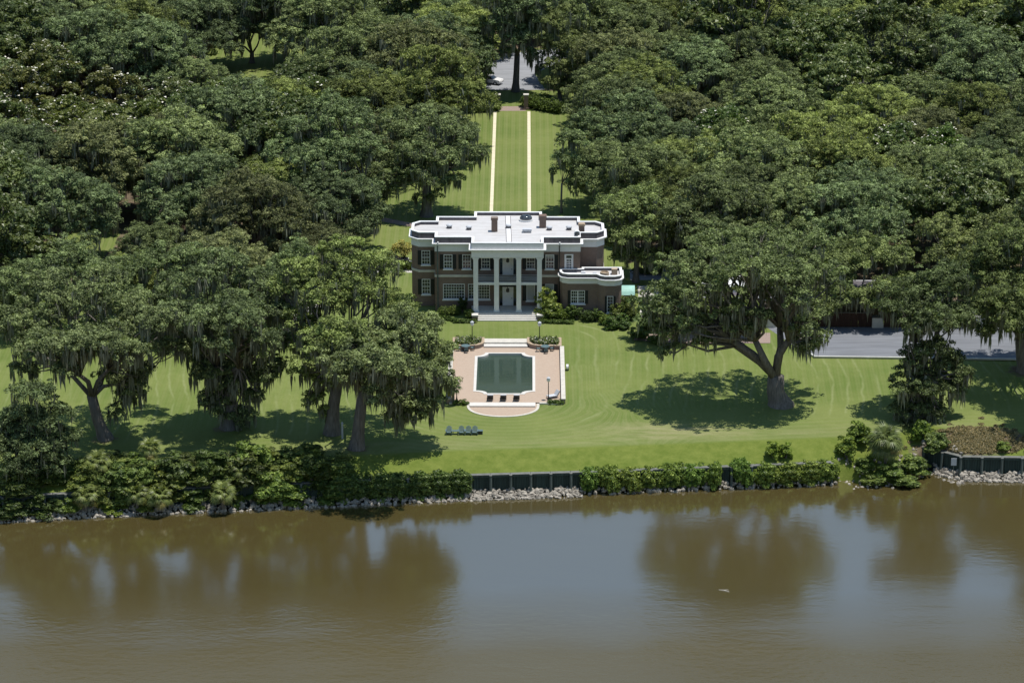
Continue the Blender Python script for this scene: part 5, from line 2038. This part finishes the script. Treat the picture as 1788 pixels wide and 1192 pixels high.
photo_tree('round oak at the back of the left lawn behind the leaning oak', (120, 600), [
    (60, 470, 42, 4), (120, 450, 46, 6), (180, 465, 44, 4), (240, 470, 40, 5), (90, 520, 40, 0), (160, 520, 40, -1), (220, 520, 38, 0), (20, 500, 40, 2), (60, 565, 28, -1), (230, 560, 26, -1), (150, 565, 28, -2)],
    0.6, (125, 555), 233, (.95, 1.0, .95), 1.4)
photo_tree('dark oak at the back of the left lawn beside the ivy clad oak', (310, 598), [
    (290, 455, 42, 4), (345, 450, 42, 5), (300, 505, 40, 0), (360, 510, 38, 1), (260, 530, 34, 0), (320, 550, 34, -2), (280, 580, 18, -1), (370, 565, 22, 0)], 0.5, (312, 555), 234, (.85, .9, .86), 1.5)
photo_tree('oak at the back of the left lawn under the yellow green crown', (500, 592), [
    (470, 480, 38, 3), (510, 450, 40, 5), (450, 530, 34, 0), (500, 520, 40, 0), (470, 565, 22, -1)], 0.5, (498, 550), 235, (1.0, 1.06, 1.02), 1.4)

# forest oaks: a few shared crowns, each tree an object of its own
random.seed(4)
rf = random.Random(77)
VAR = []
for k in range(9):
    rd = random.Random(300 + k)
    h = rd.uniform(14.5, 18.0)
    rad = rd.uniform(8.2, 10.8)
    lobes = gen_lobes(rd, h, rad, rd.choice((11, 12, 13, 14)), 0.36)
    VAR.append((h, rad, crown_parts(None, lobes, 300 + k, 0.62, (rd.uniform(-.6, .6), rd.uniform(-.6, .6), h * 0.24), moss=1.25, dens=0.95)))
MAGV = []
for k in range(3):
    rd = random.Random(400 + k)
    h, rad = rd.uniform(13, 15), rd.uniform(6.2, 7.2)
    lobes = gen_lobes(rd, h, rad, 11, 0.3)
    ms = crown_parts(None, lobes, 400 + k, 0.4, (0, 0, h * 0.2), M_MAG, moss=0.0, dens=0.85, leaf=0.26, clump=0.66)
    rg = np.random.default_rng(400 + k)
    C = []
    for l in lobes:
        d = rg.normal(size=(16, 3))
        d /= np.linalg.norm(d, axis=1, keepdims=True)
        d = d[d[:, 2] > 0.0]
        C.append(np.array(l[:3]) + d * np.array(l[3:]) * 1.25)
    C = np.concatenate(C)
    C = C[rg.random(len(C)) < 0.55]
    nb = rg.normal(size=C.shape) * 0.3 + [0, 0, 1]
    MAGV.append((h, rad, ms, np_mesh('blossoms', leaf_tris(rg, C, nb, np.full(len(C), 0.42), 1.1), 3, M_BLOOM)))

POLYS = [
    [(816, 192), (974, 195), (984, 372), (860, 378), (770, 380), (692, 400), (672, 355), (750, 345), (796, 335), (820, 300), (852, 285), (852, 235)],
    [(714, 366), (1056, 366), (1056, 460), (1088, 468), (1088, 550), (714, 550)],
    [(868, 92), (958, 88), (958, 190), (868, 190)],
    [(408, 80), (492, 78), (492, 114), (408, 114)],
    [(102, 408), (182, 408), (182, 436), (102, 436)],
    [(632, 380), (714, 376), (714, 420), (650, 420)],
    [(1095, 470), (1135, 470), (1135, 530), (1095, 530)],
    [(1225, 530), (1700, 530), (1700, 622), (1225, 622)],
    [(512, 505), (560, 500), (560, 560), (512, 560)],
]
photo_bases = [(o.location.x, o.location.y) for o in COL.objects if o.type == 'EMPTY' and o.get('category') == 'tree']


def ok_tree(x, y, h, rad):
    cz = h * 0.66
    for fr_ in (0.45, 0.88):
        for k in range(12):
            a = 2 * math.pi * k / 12
            for dz in (-0.22, 0, 0.28):
                X, Y, Z = x + rad * fr_ * math.cos(a), y + rad * fr_ * math.sin(a), cz + dz * h
                px, py, _ = proj((X, Y, Z))
                for pl in POLYS:
                    if in_poly(px, py, pl):
                        return False
    return True


def place(x, y, label, name, group, scale, var, tint, mag=False, blossom=True):
    t = thing(name, label, 'tree', (x, y, 0), rf.uniform(0, 6.28), group)
    t.scale = (scale, scale, scale * rf.uniform(.92, 1.08))
    src = MAGV[var] if mag else VAR[var]
    attach(t, src[2], tint)
    if mag and blossom:
        link('blossoms', src[3], t)
    return t


def tint_for():
    k = rf.random()
    v = rf.choice((rf.uniform(.68, .9), rf.uniform(.88, 1.1), rf.uniform(1.05, 1.32)))
    if k < .45:
        c = (1.0, 1.0, .95)
    elif k < .7:
        c = (.94, 1.0, 1.06)
    elif k < .9:
        c = (1.14, 1.1, .78)
    else:
        c = (1.0, .9, .9)
    return tuple(v * a for a in c)


placed = []
CLEAR = [(*at(px, py)[:2], r_) for px, py, r_ in ((905, 122, 12), (935, 112, 10), (455, 92, 13), (140, 422, 10), (705, 362, 13), (535, 530, 8), (1125, 510, 8))]


def fits(x, y, gap):
    for (a, b, g) in placed:
        if (a - x) ** 2 + (b - y) ** 2 < (0.5 * (g + gap)) ** 2:
            return False
    for (a, b) in photo_bases:
        if (a - x) ** 2 + (b - y) ** 2 < 60:
            return False
    for (a, b, r_) in CLEAR:
        if (a - x) ** 2 + (b - y) ** 2 < r_ * r_:
            return False
    return True


# flowering magnolias in the upper left canopy
mags = [(20, 120), (85, 130), (200, 165), (250, 160), (310, 175), (10, 215), (390, 185), (60, 250), (120, 215), (190, 240), (255, 215), (300, 230), (345, 215), (420, 205), (30, 170), (130, 165), (1260, 240), (1560, 265), (1645, 262), (540, 190)]
for i, (px, py) in enumerate(mags):
    p = at(px, py + 80)
    if fits(p.x, p.y, 7):
        placed.append((p.x, p.y, 8))
        nm = 'far left' if px < 100 else 'left' if px < 230 else 'middle' if px < 330 else 'avenue'
        side = (f'white flowered magnolia in the upper left canopy, {nm} side, ' + ('farther row' if py < 200 else 'nearer row')) if px < 894 else 'white flowered magnolia in the right canopy, ' + ('above the outbuilding' if px < 1400 else 'near the right edge')
        place(p.x, p.y, side, 'magnolia_tree', 'magnolias in the left canopy' if px < 894 else 'magnolias in the right canopy', rf.uniform(.85, 1.05), i % 3, tuple(rf.uniform(.85, 1.1) * a for a in (1.25, 1.25, 1.0)), True)

cand = []
for tries in range(9000):
    y = rf.uniform(-6, 420)
    x = rf.uniform(-150, 150)
    cand.append((x, y))
nforest = 0
edge = {'l': [], 'r': []}
for (x, y) in cand:
    px, py, s = proj((x, y, 0))
    pxt, pyt, _ = proj((x, y, 16))
    if px < -140 or px > 1930 or pyt < -170 and py < -60:
        continue
    if py < -150:
        continue
    lim = 560 if px < 470 else 520 if px < 600 else 470 if px < 715 else 362 if px < 1058 else 468 if px < 1180 else 488
    if px > 1750:
        lim = 560
    if px < 470 and py > 575 or px >= 470 and py > lim:
        continue
    var = rf.randrange(9)
    sc_ = rf.uniform(.8, 1.12)
    h, rad = VAR[var][0] * sc_, VAR[var][1] * sc_
    gap = rad * 1.13
    if not fits(x, y, gap):
        continue
    if not ok_tree(x, y, h, rad * 0.95):
        sc_ *= 0.66
        h, rad = h * .66, rad * .66
        if not ok_tree(x, y, h, rad) or not fits(x, y, rad * 1.13):
            continue
    placed.append((x, y, rad * 1.13))
    nforest += 1
    if 8 < abs(x) < 24 and 14 < y < 125:
        edge['l' if x < 0 else 'r'].append((y, x, sc_, var))
        continue
    far = 2 if y > 200 else 1 if y > 100 else 0
    tn = tint_for()
    if abs(x) <= 8:
        place(x, y, 'oak beyond the road at the avenue end', 'live_oak', 'oaks beyond the road', sc_, var, tn)
        continue
    hue = ('yellowish' if tn[0] > tn[2] * 1.2 else 'bluish' if tn[2] > tn[0] else 'greyish' if tn[1] < tn[0] * .97 else 'mid green') + (' dark' if tn[1] < .95 else ' pale' if tn[1] > 1.1 else '')
    if rf.random() < (.42 if (x > 30 and far) else .12):
        kind_ = rf.randrange(3)
        pv = rf.uniform(.95, 1.35)
        place(x, y, f'{"pale" if pv > 1.15 else "mid green"} broadleaf tree in the {"left" if x < 0 else "right"} canopy, {("nearest rows", "level with the avenue", "beyond the avenue")[far]}, {"outer edge" if abs(x) > 75 else "middle" if abs(x) > 42 else "avenue side"}', 'broadleaf_tree', 'broadleaf trees in the canopy',
              rad / MAGV[kind_][1], kind_, (pv, pv * 1.02, pv * 1.1), True, False)
        continue
    if x < 0:
        band = 'left edge' if px < 220 else 'above the ivy clad oak' if px < 480 else 'avenue side'
        sd = 'left'
    else:
        band = 'right edge' if px > 1560 else 'above the outbuilding' if px > 1290 else 'avenue side'
        sd = 'right'
    dist = ('nearest rows', 'level with the avenue', 'beyond the avenue')[far]
    size = 'small' if rad < 7 else 'broad' if rad > 10 else 'middling'
    place(x, y, f'{size} {hue} oak, {sd} canopy, {band}, {dist}', 'live_oak', f'{sd} canopy {dist}', sc_, var, tn)
ORD = ['first', 'second', 'third', 'fourth', 'fifth', 'sixth', 'seventh', 'eighth', 'ninth', 'tenth', 'eleventh', 'twelfth', 'thirteenth', 'fourteenth', 'fifteenth', 'sixteenth', 'seventeenth', 'eighteenth', 'nineteenth', 'twentieth']
for sd, nm in (('l', 'left'), ('r', 'right')):
    for i, (y, x, sc_, var) in enumerate(sorted(edge[sd])):
        place(x, y, f'oak along the {nm} side of the avenue, {ORD[min(i, 19)]} back from the house', 'live_oak', f'oaks along the {nm} side of the avenue', sc_, var, tint_for())
print('FOREST', nforest, 'edge', len(edge['l']), len(edge['r']))

# undergrowth on the shaded forest floor
rg = np.random.default_rng(9)
lob = []
for _ in range(700):
    x, y = rg.uniform(-130, 130), rg.uniform(10, 330)
    if abs(x) < 16 or (-30 < x < 20 and y < 60):
        continue
    r_ = rg.uniform(.6, 1.5)
    if ok_tree(x, y, 2, 1):
        lob.append((x, y, 0.4, r_, r_, rg.uniform(.5, 1.2)))
v, tt = clump_leaves(rg, lob, 1.6, 0.3, 0.5, 9)
o = link('undergrowth', np_mesh('undergrowth', v, 3, M_SHRUB, tt))
o.color = (.7, .75, .6, 1)
tag(o, 'low undergrowth on the shaded forest floor', 'undergrowth', kind='stuff')

rg = np.random.default_rng(19)
lob = []
for _ in range(700):
    p = at(1708 + rg.normal() * 42, 772 + rg.normal() * 9, -1.2)
    z = gz(p.x, p.y)
    if p.y > yb(p.x) + .6:
        lob.append((p.x, p.y, z + .02, .3, .3, rg.uniform(.06, .16)))
v, tt = clump_leaves(rg, lob, 2.0, 0.12, 0.16, 8)
o = link('dry_ground_cover', np_mesh('dry_ground_cover', v, 3, M_SHRUB, tt))
o.color = (2.3, 1.4, 2.6, 1)
tag(o, 'dry brownish ground cover on the bare right bank', 'ground cover', kind='stuff')

# ------------------------------------------------------------------ outbuilding, fence, gate pillars, cars, odds and ends
p0, p1 = at(1222, 556), at(1545, 556)
t = thing('outbuilding', 'long low outbuilding with white fascia behind the spreading oak', 'building', (0, 0, 0))
q = MB()
q.box(p0.x, p1.x, p0.y, p0.y + 7, -0.2, 2.75)
q.build('wall', M_BRICK, t)
q = MB()
q.box(p0.x - .4, p1.x + .4, p0.y - .4, p0.y + 7.4, 2.753, 3.2)
q.build('fascia', M_WHITE, t)
q = MB()
q.box(p0.x + 0.2, p0.x + 7, p0.y + 2, p0.y + 7, 3.203, 4.0)
q.build('upper_fascia', M_WHITE, t)
q = MB()
q.sheet([(p0.x - .2, p0.y - .2), (p1.x + .2, p0.y - .2), (p1.x + .2, p0.y + 7.2), (p0.x - .2, p0.y + 7.2)], 3.21)
q.build('roof', M_SLATE, t)
for px in (1250, 1300, 1350, 1400, 1455, 1500):
    x = at(px, 556).x
    q = MB()
    q.box(x - .5, x + .5, p0.y - .05, p0.y - .003, 0.9, 2.2)
    wd = q.build('window', M_WHITE, t)
    q = MB()
    q.box(x - .42, x + .42, p0.y - .08, p0.y - .053, 0.98, 2.12)
    q.build('pane', M_GLASS, wd)
p1 = at(1532, 528)
q = MB()
q.lathe([(0.55, 3.2), (0.5, 3.9), (0.75, 3.95), (0.45, 4.5), (0.06, 4.9), (0.05, 5.3)], 10, (at(1530, 545).x, at(1530, 545).y))
q.build('cupola', M_WHITE, t)

t = thing('fence', 'dark brown board fence with white piers behind the parking court', 'fence', (0, 0, 0))
ya = at(1532, 571).y
edges = [1355, 1436, 1522]
spans = [(1355, 1522), (1543, 1700)]
for a, b in spans:
    xa, xb = at(a, 571).x, at(b, 571).x
    nb = int((xb - xa) / 0.9)
    for k in range(nb):
        u0, u1 = xa + (xb - xa) * k / nb, xa + (xb - xa) * (k + 1) / nb
        q = MB()
        q.box(u0 + .012, u1 - .012, ya, ya + .08 + .015 * (k % 2), 0.02, 2.05)
        q.build('board', M_BROWNW, t)
    q = MB()
    q.box(xa, xb, ya - .05, ya + .15, 2.053, 2.13)
    q.build('top_rail', M_CAP, t)
for px, hh in ((1344, 1.5), (1532, 1.45), (1711, 1.5)):
    x = at(px, 571).x
    q = MB()
    q.box(x - .78, x + .78, ya - .4, ya + .6, -.1, hh)
    pr = q.build('pier', M_KERB, t)
    q = MB()
    q.box(x - .84, x + .84, ya - .46, ya + .66, hh + .003, hh + .1)
    q.build('pier_cap', M_CAP, pr)
x = at(1536, 560).x
t = thing('lantern_pillar', 'small pale pillar with rounded top standing behind the middle fence pier', 'pillar', (x, ya + 1.3, 0))
q = MB()
q.box(-.3, .3, -.3, .3, -.1, 2.2)
q.build('shaft', M_STONE, t)
q = MB()
q.lathe([(.42, 2.203), (.4, 2.4), (.2, 2.6), (.03, 2.7)], 10)
q.build('cap', M_STONE, t)

for px, sd in ((869.5, 'left'), (918.5, 'right')):
    p = at(px, 191)
    t = thing('gate_pillar', f'{sd} brick gate pillar with pale cap at the end of the avenue', 'pillar', (p.x, p.y, 0), 0, 'gate pillars')
    q = MB()
    q.box(-.38, .38, -.38, .38, -.1, 2.5)
    q.build('shaft', M_BRICK, t)
    q = MB()
    q.box(-.46, .46, -.46, .46, 2.503, 2.66)
    q.build('cap', M_STONE, t)
    q = MB()
    q.box(-.55, .55, -.55, .55, -.1, .35)
    q.build('plinth', M_BRICK, t)


def car(loc, rz, paint, label):
    t = thing('parked_car', label, 'car', loc, rz)
    q = MB()
    prof = [(-2.2, .35), (-2.2, .8), (-1.9, .92), (-1.0, .98), (1.2, .98), (2.1, .88), (2.25, .6), (2.2, .35)]
    n = len(prof)
    q.add([(x, -.85, z) for x, z in prof] + [(x, .85, z) for x, z in prof], [tuple(range(n)), tuple(range(2 * n - 1, n - 1, -1))] + [(i, (i + 1) % n, n + (i + 1) % n, n + i) for i in range(n)])
    q.build('body', paint, t)
    q = MB()
    q.add([(-1.7, -.78, .97), (.95, -.78, .97), (.3, -.62, 1.42), (-1.3, -.62, 1.42), (-1.7, .78, .97), (.95, .78, .97), (.3, .62, 1.42), (-1.3, .62, 1.42)],
          [(0, 1, 2, 3), (7, 6, 5, 4), (1, 5, 6, 2), (0, 3, 7, 4)])
    q.build('windows', M_GLASS, t)
    q = MB()
    q.box(-1.32, .32, -.63, .63, 1.42, 1.47)
    q.build('roof', paint, t)
    for sx in (-1.35, 1.35):
        for sy in (-.8, .8):
            q = MB()
            q.tube([(sx, sy - .1, .33), (sx, sy + .1, .33)], [.33, .33], 12)
            w_ = q.build('wheel', M_TYRE, t)
            q = MB()
            q.tube([(sx, sy - .108, .33), (sx, sy + .108, .33)], [.18, .18], 10)
            q.build('rim', M_CUSH, w_)
    for sy in (-.6, .6):
        q = MB()
        q.box(2.15, 2.24, sy - .18, sy + .18, .62, .76)
        q.build('headlight', M_WHITE, t)


p = at(688, 463)
car((p.x, p.y, 0.03), R(8), M_CAR_D, 'dark car on the drive left of the house')
p = at(856, 146)
car((p.x, p.y, 0.03), R(-25), M_CAR_W, 'white car half hidden by trees at the road beyond the avenue')
# pale marker post between the two lawn oaks
p = gp(598, 766)
t = thing('marker_post', 'thin pale post between two oak trunks on the left lawn', 'post', (p.x, p.y, p.z))
q = MB()
q.box(-.11, .11, -.11, .11, -.2, 2.1)
q.build('shaft', M_CUSH, t)
q = MB()
q.lathe([(.16, 2.103), (.1, 2.2), (.02, 2.3)], 8)
q.build('cap', M_CUSH, t)
# drifting twig
p = at(1265, 1031, WATER_Z)
t = thing('floating_branch', 'pale twig floating on the river', 'branch', (p.x, p.y, WATER_Z + .01), R(-25))
q = MB()
q.tube([(-.7, 0, 0), (-.1, .05, .05), (.6, -.05, .02)], [.03, .05, .03], 6)
q.build('stick', M_STONE, t)
q = MB()
q.tube([(-.1, .05, .05), (.2, .3, .06), (.4, .36, .03)], [.03, .025, .015], 5)
q.build('side_shoot', M_STONE, t)
